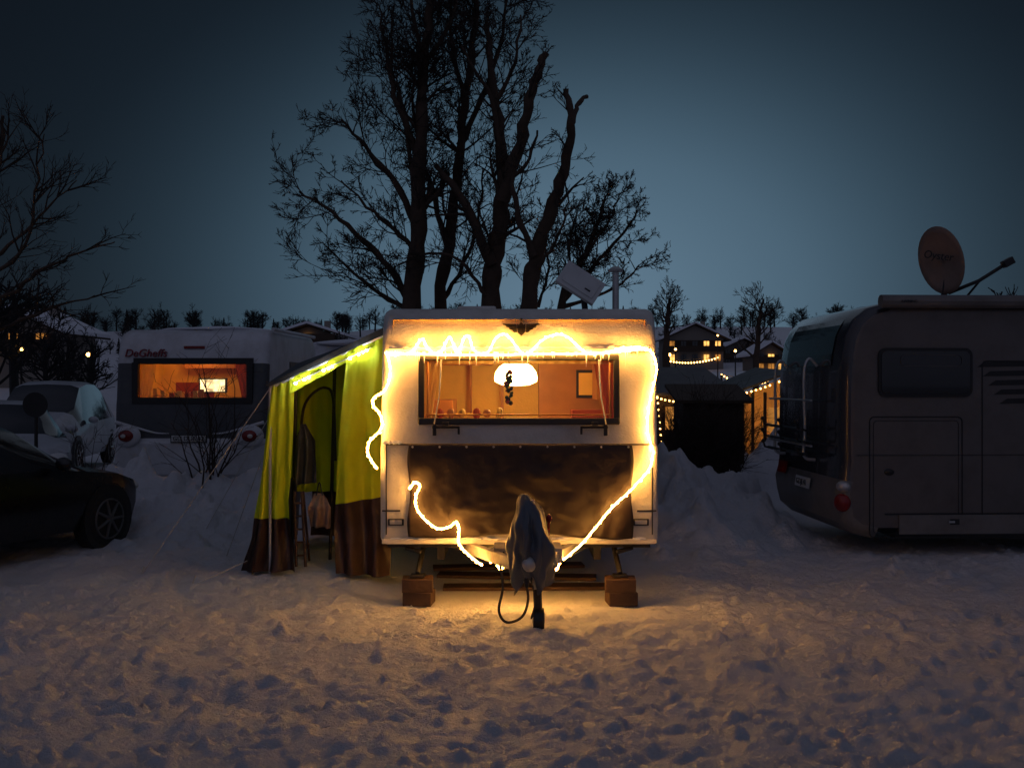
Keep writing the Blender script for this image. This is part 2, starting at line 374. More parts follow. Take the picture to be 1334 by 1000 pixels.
mb.box((-.75, 9.6, 1.4), (.4, .7, .5), 1); mb.box((.8, 9.2, 1.35), (.5, .3, .42), 2); mb.box((-.6, 8.75, 1.44), (.6, .16, .2), 0); mb.box((.72, 8.72, 1.43), (.4, .14, .18), 2)
mb.box((.74, 9.93, 1.8), (.2, .02, .28), 3); mb.box((.74, 9.915, 1.8), (.15, .01, .22), 0)
for k in range(7): mb.ball((-.75+.11*k+rnd.uniform(-.02, .02), 8.62, 1.545), (.035, .03, rnd.uniform(.03, .055)), (0, 2, 1)[k % 3], 8, 6)
mb.obj('interior', [M['room'], M['roomr'], M['redc'], M['black']], car, smooth=False)
def curtain(name, L_, R_, nu, nv, amp, waves, matsel, mats, parent, seed=0):
    """hanging cloth between two edge polylines (top to bottom)"""
    L_ = [Vector(p) for p in L_]; R_ = [Vector(p) for p in R_]
    def samp(E, t):
        k = t*(len(E)-1); i = min(int(k), len(E)-2); return E[i].lerp(E[i+1], k-i)
    mb = MB()
    for j in range(nv+1):
        t = j/nv; a = samp(L_, t); b_ = samp(R_, t)
        for i in range(nu+1):
            u = i/nu; p = a.lerp(b_, u)
            w = math.sin(u*waves*6.283+seed+1.3*math.sin(t*3+seed))*amp*(.25+.75*t)+float(fbm(u*5+seed, t*5, 3, seed))*amp*1.6
            mb.v.append((p.x+w*.15, p.y+w, p.z))
    for j in range(nv):
        for i in range(nu):
            a = j*(nu+1)+i; mb.f.append((a, a+1, a+nu+2, a+nu+1)); mb.m.append(matsel((i+.5)/nu, (j+.5)/nv))
    return mb.obj(name, mats, parent, angle=180)
curtain('curtain_left', [(xa-.05, 8.42, 2.1), (xa-.05, 8.42, 1.4)], [(xa+.16, 8.42, 2.1), (xa+.06, 8.42, 1.4)], 24, 8, .02, 4, lambda u, v: 0, [M['curt']], car)
curtain('curtain_right', [(xb-.2, 8.42, 2.1), (xb-.08, 8.42, 1.4)], [(xb+.05, 8.42, 2.1), (xb+.05, 8.42, 1.4)], 24, 8, .02, 4, lambda u, v: 0, [M['redc']], car, 3)
curtain('lace_valance', [(xa, 8.40, 2.06), (xa, 8.40, 1.97)], [(xb, 8.40, 2.06), (xb, 8.40, 1.97)], 90, 4, .015, 18, lambda u, v: 0, [M['curt']], car, 5)
lx, lz = X(672, 8.95), Z(489, 8.95)
mb = MB(); n0 = 28; prf = [(.03, .125), (.09, .115), (.145, .08), (.18, .03), (.19, -.02), (.185, -.055), (.12, -.085), (.0, -.095)]
for (r, z) in prf:
    for k in range(n0): mb.v.append((lx+r*math.cos(6.283*k/n0)*(1+.015*(-1)**k), 8.95+r*math.sin(6.283*k/n0), lz+z))
for i in range(len(prf)-1):
    for k in range(n0): a = i*n0+k; b_ = i*n0+(k+1) % n0; mb.f.append((a, a+n0, b_+n0, b_)); mb.m.append(0)
mb.tube([(lx, 8.95, lz+.12), (lx, 8.95, 2.34)], .008, 6, 1); mb.tube([(lx, 8.95, lz+.12), (lx, 8.95, lz+.16)], [.04, .015], 8, 1)
mb.obj('pendant_lamp', [M['lamp'], M['black']], car)
mb = MB(); ox = X(663, 8.36)
for k in range(34):
    t = k/33; mb.ball((ox+rnd.uniform(-.025, .025)*(1.2-abs(t-.5)), 8.37+rnd.uniform(-.02, .02), 1.90-.26*t), rnd.uniform(.010, .021), 0 if k % 4 else 1, 6, 5)
mb.tube([(ox, 8.37, 1.90), (ox, 8.37, 2.05)], .003, 4)
mb.obj('window_ornament', [M['garland'], M['redtxt']], car)
mb = MB()
mb.box((.06, 8.305, 2.082), (2.18, .06, .022), 0)
mb.box((-.995, 8.198, .757), (.15, .012, .012), 1); mb.box((1.11, 8.198, .757), (.16, .012, .012), 1)
mb.box((.06, 8.2, 1.303), (2.2, .03, .012), 1)
for x in (-1.035, 1.155): mb.box((x, 8.197, .93), (.01, .008, .74), 1)
mb.box((.06, 8.21, .505), (2.26, .06, .035), 0)
for x in (-.955, 1.06):
    mb.box((x, 8.19, .665), (.13, .02, .055), 1); mb.box((x, 8.178, .665), (.1, .01, .035), 2)
mb.obj('trim', [M['cara'], M['black'], M['alu']], car, bevel=.004)
# winged emblem: flat relief feathers and shield, standing 15 mm proud of the curved front
mb = MB(); ex, ez = X(679, 8.36), 2.262
def ep(u, v): return Vector((ex+u, fy(ez+v)-.028, ez+v))
def relief(poly): mb.prism([ep(u, v) for u, v in poly], (0, .035, 0), 0)
for s in (-1, 1):
    for k in range(4):
        v0 = .034-.019*k; e0 = .158-.028*k
        relief([(s*.042, v0-.006), (s*e0*.75, v0-.006), (s*e0, v0+.004), (s*e0*.95, v0+.010), (s*.042, v0+.006)][::s])
relief([(-.036, .045), (-.03, -.03), (0, -.06), (.03, -.03), (.036, .045), (.02, .035), (0, .06), (-.02, .035)][::-1])
mb.ball(ep(0, .078), .013, 0, 8, 6)
for k in range(7): mb.box(ep(-.06+.02*k, -.012), (.006, .02, .035), 0)
mb.obj('winged_emblem', [M['matte']], car)
tx0, tx1 = X(533, 8.17), X(823, 8.17)
mb = MB(); nu, nv = 90, 44
for j in range(nv+1):
    for i in range(nu+1):
        u = i/nu; v = j/nv
        n = float(fbm(u*4+3, v*3, 4, 40)); sag = .010*math.sin(u*38+2*n*8)*v+.022*abs(float(fbm(u*9+v*3, v*4-u*3, 3, 77)))
        z = 1.312-(.76+.02*math.sin(u*9)+.03*n)*v
        mb.v.append((tx0+(tx1-tx0)*u+.012*math.sin(v*9)*(1 if u > .5 else -1)*(1 if i in (0, nu) else 0), 8.165-.03*(math.sin(v*math.pi)**.5 if v > 0 and v < 1 else 0)-.05*n*math.sin(v*2.6)-sag, z))
for j in range(nv):
    for i in range(nu):
        a = j*(nu+1)+i; mb.f.append((a, a+nu+1, a+nu+2, a+1)); mb.m.append(0)
o = mb.obj('tarpaulin', [M['tarp']], car, angle=180); sm = o.modifiers.new('s', 'SOLIDIFY'); sm.thickness = .006
mb = MB()
for k in range(9):
    x = tx0+.03+(tx1-tx0-.06)*k/8; mb.ball((x, 8.15, 1.285), (.009, .006, .009), 0, 8, 5)
mb.obj('tarp_eyelets', [M['alu']], car)
mb = MB(); mb.box((X(622, 9.4), 9.4, 2.49), (.36, .4, .06), 0); mb.obj('roof_vent', [M['cara']], car, bevel=.02)
mb = MB(); cx = X(802, 9.6); mb.tube([(cx, 9.6, 2.42), (cx, 9.6, 2.88)], .032, 12); mb.tube([(cx, 9.6, 2.88), (cx, 9.6, 2.9), (cx, 9.6, 2.93)], [.07, .075, .03], 14); mb.tube([(cx, 9.6, 2.44), (cx, 9.6, 2.48)], [.07, .04], 12)
mb.obj('flue_pipe', [M['alu']], car)
mb = MB(); ac = Vector((X(756, 9.5), 9.5, Z(369, 9.5))); R = Matrix.Rotation(math.radians(33), 3, 'Y') @ Matrix.Rotation(math.radians(-8), 3, 'X')
mb.box(ac, (.42, .09, .235), 0, R); mb.box(ac+R @ Vector((0, -.05, 0)), (.34, .01, .16), 1, R); mb.box(ac+R @ Vector((.09, -.057, -.03)), (.06, .006, .015), 2, R)
mb.tube([ac+Vector((.02, .08, 0)), (ac.x+.06, 9.6, 2.46)], .03, 8, 2); mb.ball((ac.x+.06, 9.6, 2.47), (.12, .12, .03), 2, 12, 6)
mb.obj('flat_satellite_antenna', [M['boxg'], M['boxg'], M['black']], car, bevel=.018)
hx = .125
mb = MB()
for s in (-1, 1):
    p = Vector((.06+s*.62, 8.7, .44)); q_ = Vector((hx+s*.035, 7.38, .44)); d = q_-p; a = math.atan2(d.x, -d.y)
    mb.box((p+q_)/2, (.06, d.length, .09), 0, Matrix.Rotation(a, 3, 'Z'))
mb.box((hx, 7.75, .43), (.44, .1, .07), 0)
mb.box((hx-.2, 7.98, .45), (.14, .3, .12), 0); mb.box((hx+.2, 7.98, .45), (.14, .3, .12), 0)
for k in range(3): mb.box((hx-.25+.03*k, 7.825, .45), (.012, .01, .07), 1); mb.box((hx+.15+.03*k, 7.825, .45), (.012, .01, .07), 1)
mb.tube([(hx, 7.5, .45), (hx, 7.2, .5)], .045, 10); mb.ball((hx, 7.18, .5), .055, 0)
mb.tube([(hx+.02, 7.32, .95), (hx+.06, 7.3, .1)], .024, 10, 0); mb.tube([(hx+.06, 7.3, .3), (hx+.07, 7.3, .08)], .032, 10, 1)
mb.tube([(hx+.03, 7.3, .075), (hx+.11, 7.3, .075)], .085, 18, 1); mb.tube([(hx+.025, 7.3, .075), (hx+.115, 7.3, .075)], .03, 10, 0)
mb.tube([(hx+.14, 7.5, .5), (hx+.15, 7.42, .78)], .012, 6, 2); mb.ball((hx+.15, 7.41, .8), (.025, .02, .035), 2, 8, 6)
mb.obj('drawbar', [M['steel'], M['black'], M['red']], car, bevel=.006)
mb = MB(); rings = [(-.03, .99, .010), (-.035, .975, .035), (-.03, .94, .06), (-.005, .9, .085), (.01, .84, .10), (-.01, .76, .13), (.02, .68, .135), (.0, .6, .15), (.02, .53, .135), (-.01, .47, .125), (.01, .42, .13), (.03, .37, .10), (.03, .34, .11)]
ns = 56
for ri, (dx, z, r) in enumerate(rings):
    for k in range(ns):
        a = 2*math.pi*k/ns; nn = float(fbm(math.cos(a)*1.8+5, math.sin(a)*1.8+z*5, 3, 50))
        f = (1+.16*math.sin(4*a+z*5)+.10*math.sin(9*a-z*11)+.05*math.sin(17*a+z*13)+1.0*nn*min(1, r*9)); zz = z+(.06*math.sin(3*a+1)+.035*math.sin(7*a) if z < .5 else .01*math.sin(5*a))
        mb.v.append((hx+dx+r*f*math.cos(a), 7.33+r*1.5*f*math.sin(a), zz))
for i in range(len(rings)-1):
    for k in range(ns):
        a = i*ns+k; b_ = i*ns+(k+1) % ns; mb.f.append((a, a+ns, b_+ns, b_)); mb.m.append(0)
mb.f.append(tuple(range(ns))); mb.m.append(0)
o = mb.obj('hitch_cover', [M['hitch']], car, angle=180); s_ = o.modifiers.new('sub', 'SUBSURF'); s_.levels = 1; s_.render_levels = 1
mb = MB(); mb.tube(spline([P(652, 738, 7.5), P(655, 765, 7.4), P(650, 795, 7.3), P(660, 810, 7.3), P(680, 803, 7.25), P(688, 780, 7.2), P(684, 755, 7.2)], 6), .010, 7)
mb.tube(spline([P(694, 762, 7.2), P(697, 785, 7.2), P(692, 805, 7.25), P(700, 790, 7.3)], 6), .006, 6); mb.ball(P(686, 758, 7.2), (.02, .02, .045), 0, 8, 6)
mb.obj('tow_cable', [M['black']], car)
mb = MB()
for x, s in ((X(545, 8.25), 1), (X(807, 8.25), -1)):
    mb.tube([(x+s*.03, 8.55, .47), (x, 8.2, .24)], .024, 8, 0); mb.box((x, 8.2, .225), (.12, .12, .02), 0)
    mb.tube([(x-s*.12, 8.35, .43), (x+s*.02, 8.3, .4)], .02, 8, 0)
    mb.box((x, 8.2, .155), (.25, .2, .11), 1, Matrix.Rotation(.06*s, 3, 'Z')); mb.box((x+.01, 8.21, .045), (.235, .22, .11), 1, Matrix.Rotation(-.09*s, 3, 'Z'))
mb.obj('corner_jacks', [M['black'], M['wood']], car, bevel=.006)
mb = MB()
for k in range(3): mb.box((.06+rnd.uniform(-.1, .1), 8.9+k*.5, -.01), (1.5, .2, .03), 0, Matrix.Rotation(rnd.uniform(-.12, .12), 3, 'Z'))
mb.obj('wooden_boards', [M['wood']], None, bevel=.005)

def rope(pts, off=.03):
    out = []
    for i, (px, py) in enumerate(pts):
        z = Z(py, 8.2); Y = fy(z)-off; out.append(P(px, py, Y))
    return out
mb = MB(); RR = .0068
R1 = rope([(503, 459), (540, 461), (600, 462), (660, 462), (720, 461), (780, 460), (820, 456), (838, 454)], .085)
R2 = rope([(507, 463), (530, 460), (539, 456), (549, 442), (558, 454), (566, 460), (575, 457), (581, 446), (586, 439), (591, 450), (597, 459), (605, 440), (611, 439), (618, 457), (635, 459), (645, 442), (655, 435), (666, 442), (678, 458), (690, 459), (705, 444), (722, 436), (738, 438), (752, 450), (765, 460), (790, 459), (812, 453), (838, 453)], .085)
R2 += rope([(850, 461), (855, 478), (852, 500), (846, 525), (843, 555), (847, 575), (851, 590)], .035)
R2 += [P(846, 610, 8.12), P(834, 625, 8.09), P(818, 642, 8.07), P(804, 654, 8.06), P(790, 669, 8.05), P(775, 688, 8.03), P(757, 709, 7.98), P(735, 728, 7.9)]
R3 = rope([(503, 459), (508, 475), (507, 495), (500, 510), (488, 517), (486, 527), (494, 538), (498, 550), (494, 562), (482, 574), (479, 588), (484, 600), (490, 609)], .03)
R4 = [P(x, y, 8.07) for x, y in [(533, 636), (541, 628), (547, 633), (542, 646), (542, 660), (553, 676), (570, 688), (585, 686), (595, 680), (598, 690), (597, 704), (604, 716)]]+[P(616, 727, 8.0), P(628, 736, 7.9)]
# extra rope coil, added behind the hitch to throw more light on the snow
R5 = []
for k in range(61):
    t = k/60; a = t*6.283*5; R5.append(Vector((-.17+.56*t, 8.06+.07*math.cos(a), .345+.045*math.sin(a))))
allr = []
for R_, n_ in ((R1, 5), (R2, 5), (R3, 5), (R4, 5), (R5, 1)):
    s_ = spline(R_, n_); s_ = [p+Vector((rnd.uniform(-1, 1), 0, rnd.uniform(-1, 1)))*.002 for p in s_]; mb.tube(s_, RR, 4); allr.append(s_)
for s_ in allr:
    for p in s_[::2]: mb.ball(p+Vector((rnd.uniform(-.006, .006), -.004, rnd.uniform(-.006, .006))), .0115, 0, 4, 3)
mb.obj('rope_lights', [M['rope']], car)
mb = MB()
for k in range(60):
    x = rnd.uniform(-.82, 1.05); l = rnd.uniform(.03, .13)*(1.0 if rnd.random() < .5 else .55); mb.tube([(x, 8.262, 2.07), (x+.002, 8.262, 2.07-l*.5), (x, 8.262, 2.07-l)], [.006, .004, .001], 5)
mb.obj('icicles', [M['ice']], car)
mb = MB(); pts = []
for k in range(80): pts.append((-1.03+2.17*k/79, 8.305, 2.096+.006*math.sin(k*1.7)))
mb.tube(pts, [.012+.008*abs(math.sin(k*.9)) for k in range(80)], 6)
pts = [(-1.07+.16*k/10, 8.2, 1.315) for k in range(11)]; mb.tube(pts, [.012+.01*abs(math.sin(k*1.9)) for k in range(11)], 6)
pts = [(-1.0+2.1*k/90, 8.19+.01*math.sin(k), .528) for k in range(91)]; mb.tube(pts, [.006+.012*abs(math.sin(k*.7)*math.sin(k*.23)) for k in range(91)], 6)
mb.obj('snow_on_gutter', [M['snow2']], car)

# ------------------------------------------------------------------ awning tent
YA = 9.2
tent = empty('awning_tent', (-1.7, YA, 0))
ap = Vector((-1.1, YA, 2.29)); ev = P(352, 505, YA)
def gab(px):
    x = X(px, YA); return ev.z+(x-ev.x)*(ap.z-ev.z)/(ap.x-ev.x)
def A(px, py, dy=0): return P(px, py, YA+dy)
split = lambda v0: (lambda u, v: 0 if v < v0 else 1)
curtain('front_panel_left', [(ev.x, YA, ev.z), A(345, 570), A(334, 650), A(326, 700), A(312, 744, .1)], [(X(383, YA), YA, gab(383)), A(381, 570, .05), A(378, 650, .06), A(381, 700, .02), A(386, 744, -.12)], 30, 40, .05, 2.5, split(.62), [M['yel'], M['brown']], tent, 2)
curtain('front_panel_right', [(X(452, YA), YA, gab(452)), A(444, 540, .0), A(438, 600), A(434, 690), A(436, 748, -.2)], [(-1.1, YA, 2.29), (-1.1, YA, 1.7), (-1.1, YA, 1.1), (-1.1, YA-.1, .6), (-1.12, YA-.2, .06)], 34, 44, .055, 2.2, split(.66), [M['yel'], M['brown']], tent, 7)
curtain('valance', [(X(380, YA), YA-.01, gab(380)), (X(380, YA), YA-.01, gab(380)-.14)], [(X(455, YA), YA-.01, gab(455)), (X(452, YA), YA-.01, gab(455)-.1)], 20, 4, .02, 2, lambda u, v: 0, [M['yel']], tent, 1)
curtain('side_wall', [(ev.x, YA, ev.z), (ev.x-.15, YA, .05)], [(ev.x-.1, 11.6, 1.95), (ev.x-.25, 11.6, .05)], 20, 20, .04, 3, split(.62), [M['yel'], M['brown']], tent, 4)
curtain('back_wall', [(ev.x-.05, 11.5, 1.95), (ev.x-.1, 11.5, .05)], [(-1.1, 11.5, 2.4), (-1.1, 11.5, .05)], 20, 20, .04, 3, split(.7), [M['yel'], M['brown']], tent, 6)
curtain('inner_door_cloth', [A(388, 500, 1), A(386, 640, 1)], [A(446, 470, 1), A(446, 640, 1)], 20, 16, .04, 3, lambda u, v: 0, [M['yel']], tent, 8)
mb = MB()
mb.prism([ev+Vector((-.04, -.03, .01)), ap+Vector((0, -.03, .01)), (-1.1, 11.6, 2.5), (-2.5, 11.6, 2.02)], (0, 0, .02), 0)
mb.prism([ev+Vector((-.03, -.035, .0)), ap+Vector((0, -.035, .0)), ap+Vector((0, -.035, .07)), ev+Vector((-.03, -.035, .03))], (0, .02, 0), 0)
mb.obj('roof', [M['dkroof']], tent)
mb = MB()
for a, b_ in ((A(386, 500, .8), A(380, 730, .8)), (A(436, 480, .8), A(430, 730, .8))): mb.tube([a, b_], .018, 8)
mb.tube(spline([A(392, 560, .7), A(396, 530, .7), A(408, 512, .7), A(424, 505, .7), A(434, 520, .7), A(437, 600, .7)], 5), .015, 6)
mb.tube([ev, (ev.x, YA, .05)], .014, 8, 1); mb.tube([ev, ap], .014, 8, 1)
mb.obj('frame_poles', [M['black'], M['alu']], tent)
mb = MB()
for px in (387, 398, 404, 423, 429, 434, 457, 468, 474, 479):
    mb.ball((X(px, YA), YA-.055, gab(px)-.075), .011, 0, 6, 4)
mb.obj('led_string', [M['led']], tent)
mb = MB(); mb.tube([(X(382, YA), YA-.03, gab(382)-.06), (X(484, YA), YA-.03, gab(484)-.065)], .004, 5, 0)
mb.tube([ev, (X(185, 9.34), 9.34, .02)], .005, 5, 0); mb.tube([A(340, 600), (-2.95, 10.3, .02)], .0045, 5, 0); mb.tube([(-2.5, 11.6, 2.0), (-3.6, 11.6, .05)], .005, 5, 0); mb.tube([A(322, 730), (-2.85, 8.9, .0)], .004, 4)
for x, y in ((X(185, 9.34), 9.34), (-2.95, 10.3), (-2.85, 8.9)): mb.tube([(x-.02, y, -.03), (x+.02, y, .09)], .008, 6, 0)
mb.obj('guy_ropes', [M['cord']], tent)
lad = empty('wooden_step_ladder', A(390, 730, .1)); mb = MB()
for s in (0, 1):
    mb.tube([A(384+s*9, 640, .1), A(386+s*12, 738, .0)], .014, 6)
for k in range(5): mb.box(A(389+k*.7, 655+k*17, .06), (.09, .03, .015), 0)
mb.tube([A(395, 640, .12), A(403, 730, .35)], .012, 6); mb.obj('frame', [M['wood']], lad)
def blob(name, c, r, m, seed, parent=None, amp=.2):
    mb = MB(); mb.ball((0, 0, 0), 1, 0, 22, 14); out = []
    for v in mb.v:
        q = Vector(v); k = 1+amp*2*float(fbm(q.x*1.5+seed+q.z, q.y*1.5-q.z*1.3, 3, seed)); out.append((c[0]+q.x*r[0]*k, c[1]+q.y*r[1]*k, c[2]+q.z*r[2]*k))
    mb.v = out; return mb.obj(name, [m], parent, angle=180)
jk = empty('hanging_jacket', A(396, 555, .45))
curtain('jacket_cloth', [A(392, 552, .45), A(384, 570, .45), A(383, 632, .45)], [A(399, 552, .45), A(412, 574, .45), A(414, 628, .45)], 18, 16, .05, 2.5, lambda u, v: 0, [M['dkroof']], jk, 3)
bg = empty('fabric_bag', A(417, 664, .3))
curtain('bag_cloth', [A(410, 642, .25), A(402, 660, .15), A(404, 686, .2)], [A(422, 642, .25), A(432, 660, .15), A(430, 688, .2)], 18, 14, .04, 2, lambda u, v: 0, [mat('bag', (.26, .17, .13), .6, bump=.3)], bg, 5)
mb = MB(); mb.tube(spline([A(412, 645, .22), A(416, 628, .22), A(420, 645, .22)], 5), .006, 5); mb.obj('bag_handle', [M['black']], bg)

# ------------------------------------------------------------------ left caravan
YL = 14.3
lc = empty('caravan', (-4.6, YL, 0))
wz0, wz1 = Z(519, YL), Z(473, YL+.1); wx0, wx1 = X(178, YL), X(322, YL)
prof2 = [(14.4, .42), (14.3, .5), (14.25, .75), (14.24, .95), (14.3, 1.02), (14.3, 1.2), (14.31, wz0-.1), (14.33, wz0), (14.38, wz1), (14.41, 2.25), (14.46, 2.42), (14.56, 2.54), (14.75, 2.6), (17.6, 2.62), (17.9, 2.4), (18, .5)]
loft('caravan_body', prof2, -5.72, -3.52, .1, [M['cara2'], M['cara2grey']], lambda i, j: 1 if 4 <= i < 8 else 0, (wx0, wx1), (7, 8, wx0, wx1), lc)
mb = MB()
for (a0, b0, a1, b1) in ((wx0-.07, wz0-.03, wx1+.07, wz0-.03), (wx0-.07, wz1+.03, wx1+.07, wz1+.03)): mb.box(((a0+a1)/2, 14.33+(b0-wz0)*.1, b0), (a1-a0, .06, .09), 0)
for a0 in (wx0-.03, wx1+.03): mb.box((a0, 14.345, (wz0+wz1)/2), (.09, .08, wz1-wz0+.02), 0)
mb.box((-4.62, 14.23, 1.02), (.52, .02, .12), 1); mb.box((-4.62, 14.218, 1.02), (.49, .01, .09), 2)
for s, x in ((-1, -5.5), (1, -3.74)):
    mb.ball((x, 14.22, 1.06), (.2, .06, .16), 3, 16, 10); mb.ball((x, 14.17, 1.06), (.11, .05, .085), 4, 14, 8); mb.ball((x+s*.02, 14.13, 1.06), (.04, .03, .03), 5, 10, 6)
mb.box((-3.514, 16, 1.5), (.012, 3.2, .02), 0); mb.box((-3.514, 16.2, 1.9), (.015, .9, .5), 0); mb.tube([(-3.5, 14.6, 2.6), (-3.5, 17.6, 2.62)], .03, 8, 3); mb.box((-4.6, 14.42, 2.33), (.3, .03, .04), 4)
for s in (-1, 1):
    pp = spline([(-4.62+s*1.06, 14.28, 1.25), (-4.62+s*.8, 14.28, 1.18), (-4.62+s*.5, 14.28, 1.1), (-4.62+s*.3, 14.28, 1.09)], 5); mb.tube(pp, [.03-.0015*k for k in range(len(pp))], 6, 3)
mb.obj('window_frame_and_lamps', [M['black'], M['black'], M['white'], M['cara2'], M['red'], M['white']], lc, bevel=.01)
text('caravan_lettering', 'DeGheffs', (X(187, YL), 14.385, Z(460, YL)), .16, M['redtxt'], lc, (math.radians(80), 0, 0), .2, .012)
text('plate_text', 'GÜ DUE 42', (-4.62, 14.205, 1.02), .09, M['black'], lc)
mb = MB(); mb.face([(wx0, 14.335, wz0), (wx1, 14.335, wz0), (wx1, 14.385, wz1), (wx0, 14.385, wz1)]); mb.obj('rear_window', [M['glass']], lc)
mb = MB(); x0, x1, y0, y1, z0, z1 = -5.6, -3.62, 14.48, 16., 1.3, 2.4
mb.face([(x0, y1, z0), (x1, y1, z0), (x1, y1, z1), (x0, y1, z1)], 0); mb.face([(x0, y0, z0), (x0, y1, z0), (x0, y1, z1), (x0, y0, z1)], 0); mb.face([(x1, y0, z0), (x1, y1, z0), (x1, y1, z1), (x1, y0, z1)], 0)
mb.face([(x0, y0, z0), (x1, y0, z0), (x1, y1, z0), (x0, y1, z0)], 1); mb.face([(x0, y0, z1), (x1, y0, z1), (x1, y1, z1), (x0, y1, z1)], 0)
mb.box((X(277, 14.9), 14.9, Z(502, 14.9)), (.36, .04, .18), 2); mb.box((X(277, 14.9), 14.93, Z(502, 14.9)), (.42, .04, .22), 3)
mb.box((-4.9, 15.4, 1.65), (.5, .3, .35), 4); mb.box((-4.4, 15.8, 2.2), (1.5, .25, .3), 1); mb.box((-5.0, 15.0, 1.62), (.25, .2, .12), 0); mb.box((-4.1, 15.6, 1.85), (.06, .1, .8), 1)
for k in range(8): mb.box((-5.4+.12*k+rnd.uniform(-.03, .03), 14.7, 1.6+rnd.uniform(0, .05)), (.06, .06, rnd.uniform(.08, .2)), rnd.choice((0, 1, 4)))
mb.ball((-4.9, 15.2, 2.25), (.12, .12, .08), 5, 12, 8)
mb.obj('interior', [M['room'], M['roomr'], emis('tv_screen', (1, .7, .35), 2.2, .7, 9), M['black'], M['redc'], emis('ceiling_lamp', (1, .5, .13), 22)], lc, smooth=False)
curtain('curtain_left', [(wx0-.05, 14.46, 2.2), (wx0-.05, 14.44, 1.5)], [(wx0+.25, 14.46, 2.2), (wx0+.12, 14.44, 1.5)], 20, 6, .02, 4, lambda u, v: 0, [M['curt']], lc)
curtain('curtain_right', [(wx1-.25, 14.46, 2.2), (wx1-.1, 14.44, 1.5)], [(wx1+.05, 14.46, 2.2), (wx1+.05, 14.44, 1.5)], 20, 6, .02, 4, lambda u, v: 0, [M['redc']], lc)
blob('snow_patch', (-4.6, 16.2, 2.62), (1.05, 1.5, .07), M['snow2'], 2, lc, .15)
bc = empty('caravan', (-4.6, 22, 0)); yb = 21.5
pf = [(yb+.1, .5), (yb, .6), (yb, 1.3), (yb+.08, 1.8), (yb+.15, 2.3), (yb+.3, 2.62), (yb+.5, 2.7), (26, 2.7), (26.1, .5)]
loft('caravan_body', pf, X(388, yb), X(388, yb)+2.2, .12, [M['cara2'], M['cara2grey']], lambda i, j: 0, (), None, bc)
mb = MB(); mb.box((X(388, yb)+1.1, yb-.02+.08, 1.85), (1.5, .06, .5), 0); mb.box((X(388, yb)+.6, yb+.03, 1.87), (.5, .06, .34), 1); mb.obj('window', [M['dkglass'], M['winlit2']], bc, bevel=.02)
blob('snow_patch', (X(388, yb)+1.1, 23.6, 2.7), (1.1, 2.2, .12), M['snow2'], 7, bc, .15)

# ------------------------------------------------------------------ motorhome (right)
mhE = empty('motorhome', (4.8, 11.4, 0))
rot = Matrix.Translation((3.5, 10.4, 0)) @ Matrix.Rotation(math.radians(2.5), 4, 'Z') @ Matrix.Translation((-3.5, -10.4, 0)) @ Matrix.Rotation(-math.pi/2, 4, 'Z')
prof3 = [(3.80, .17), (3.6, .22), (3.46, .34), (3.42, .5), (3.40, .66), (3.44, .8), (3.46, 1.0), (3.45, 1.3), (3.46, 1.9), (3.48, 2.12), (3.52, 2.32), (3.6, 2.48), (3.74, 2.6), (3.95, 2.66), (4.4, 2.68), (10.4, 2.68), (10.8, 2.3), (11.6, 1.6), (11.9, .3)]
loft('motorhome_body', prof3, -12.62, -10.4, .13, [M['silver'], M['mdark'], M['silver2']], lambda i, j: (0 if i < 0 else (1 if 5 <= i < 13 and j < 10 else (2 if i < 5 else 0))), (), None, mhE, rot)
def mhp(x, z, off=.0, y=10.4):
    return rot @ Vector((-(y-off), x, z))
R3m = Matrix.Rotation(math.radians(2.5), 3, 'Z')
mb = MB()
def mbox(x, z, w, hh, off, t, mi):
    mb.box(mhp(x, z, off), (w, t, hh), mi, R3m)
def mx(px): return 3.5+(px-1104)/125.5
def mz(py): return Z(py, 10.4)
def rpts(x0, z0, x1, z1, r, off, n=5):
    pts = []
    for cx, cz, a0 in ((x1-r, z1-r, 0), (x0+r, z1-r, 90), (x0+r, z0+r, 180), (x1-r, z0+r, 270)):
        for k in range(n+1):
            a = math.radians(a0+90*k/n); pts.append(mhp(cx+r*math.cos(a), cz+r*math.sin(a), off))
    return pts
def rrect(x0, z0, x1, z1, r, off, t, mi):
    mb.prism(rpts(x0, z0, x1, z1, r, off), (mhp(0, 0, off-t)-mhp(0, 0, off)), mi)
def rline(x0, z0, x1, z1, r, off, rad, mi):
    pts = rpts(x0, z0, x1, z1, r, off); pts.append(pts[0]); mb.tube(pts, rad, 5, mi, False)
rrect(mx(1145), mz(517), mx(1271), mz(453), .08, .02, .02, 0); rrect(mx(1149), mz(513), mx(1267), mz(457), .06, .026, .004, 1)
rline(mx(1174), mz(477), mx(1256), mz(462), .05, .032, .003, 4)
rline(mx(1134), mz(700), mx(1258), mz(543), .05, .003, .006, 0); rline(mx(1139), mz(695), mx(1253), mz(548), .04, .003, .003, 0)
rline(mx(1285), mz(690), mx(1400), mz(470), .05, .003, .006, 0)
mb.ball(mhp(mx(1160), mz(615), .0), (.055, .02, .035), 0, 12, 8); mbox(mx(1247), mz(680), .1, .06, .01, .02, 0); mbox(mx(1243), mz(680), .06, .02, .018, .02, 2)
mbox(7.6, mz(593), 8.0, .006, .003, .008, 0); mbox(7.7, .44, 7.6, .014, .006, .012, 0)
mbox(7.8, .33, 7.5, .2, .008, .02, 3)
for k in range(5):
    xx = mx(1278)+.06*k; zz = mz(478+12*k); mb.prism([mhp(xx, zz, .004), mhp(xx+1.2, zz+.02, .004), mhp(xx+1.2, zz+.08, .004), mhp(xx+.08, zz+.055, .004)], mhp(0, 0, .0)-mhp(0, 0, .003), 0)
mb.tube([mhp(mx(1146), 2.66, .05), mhp(11, 2.66, .05)], .07, 10, 3)
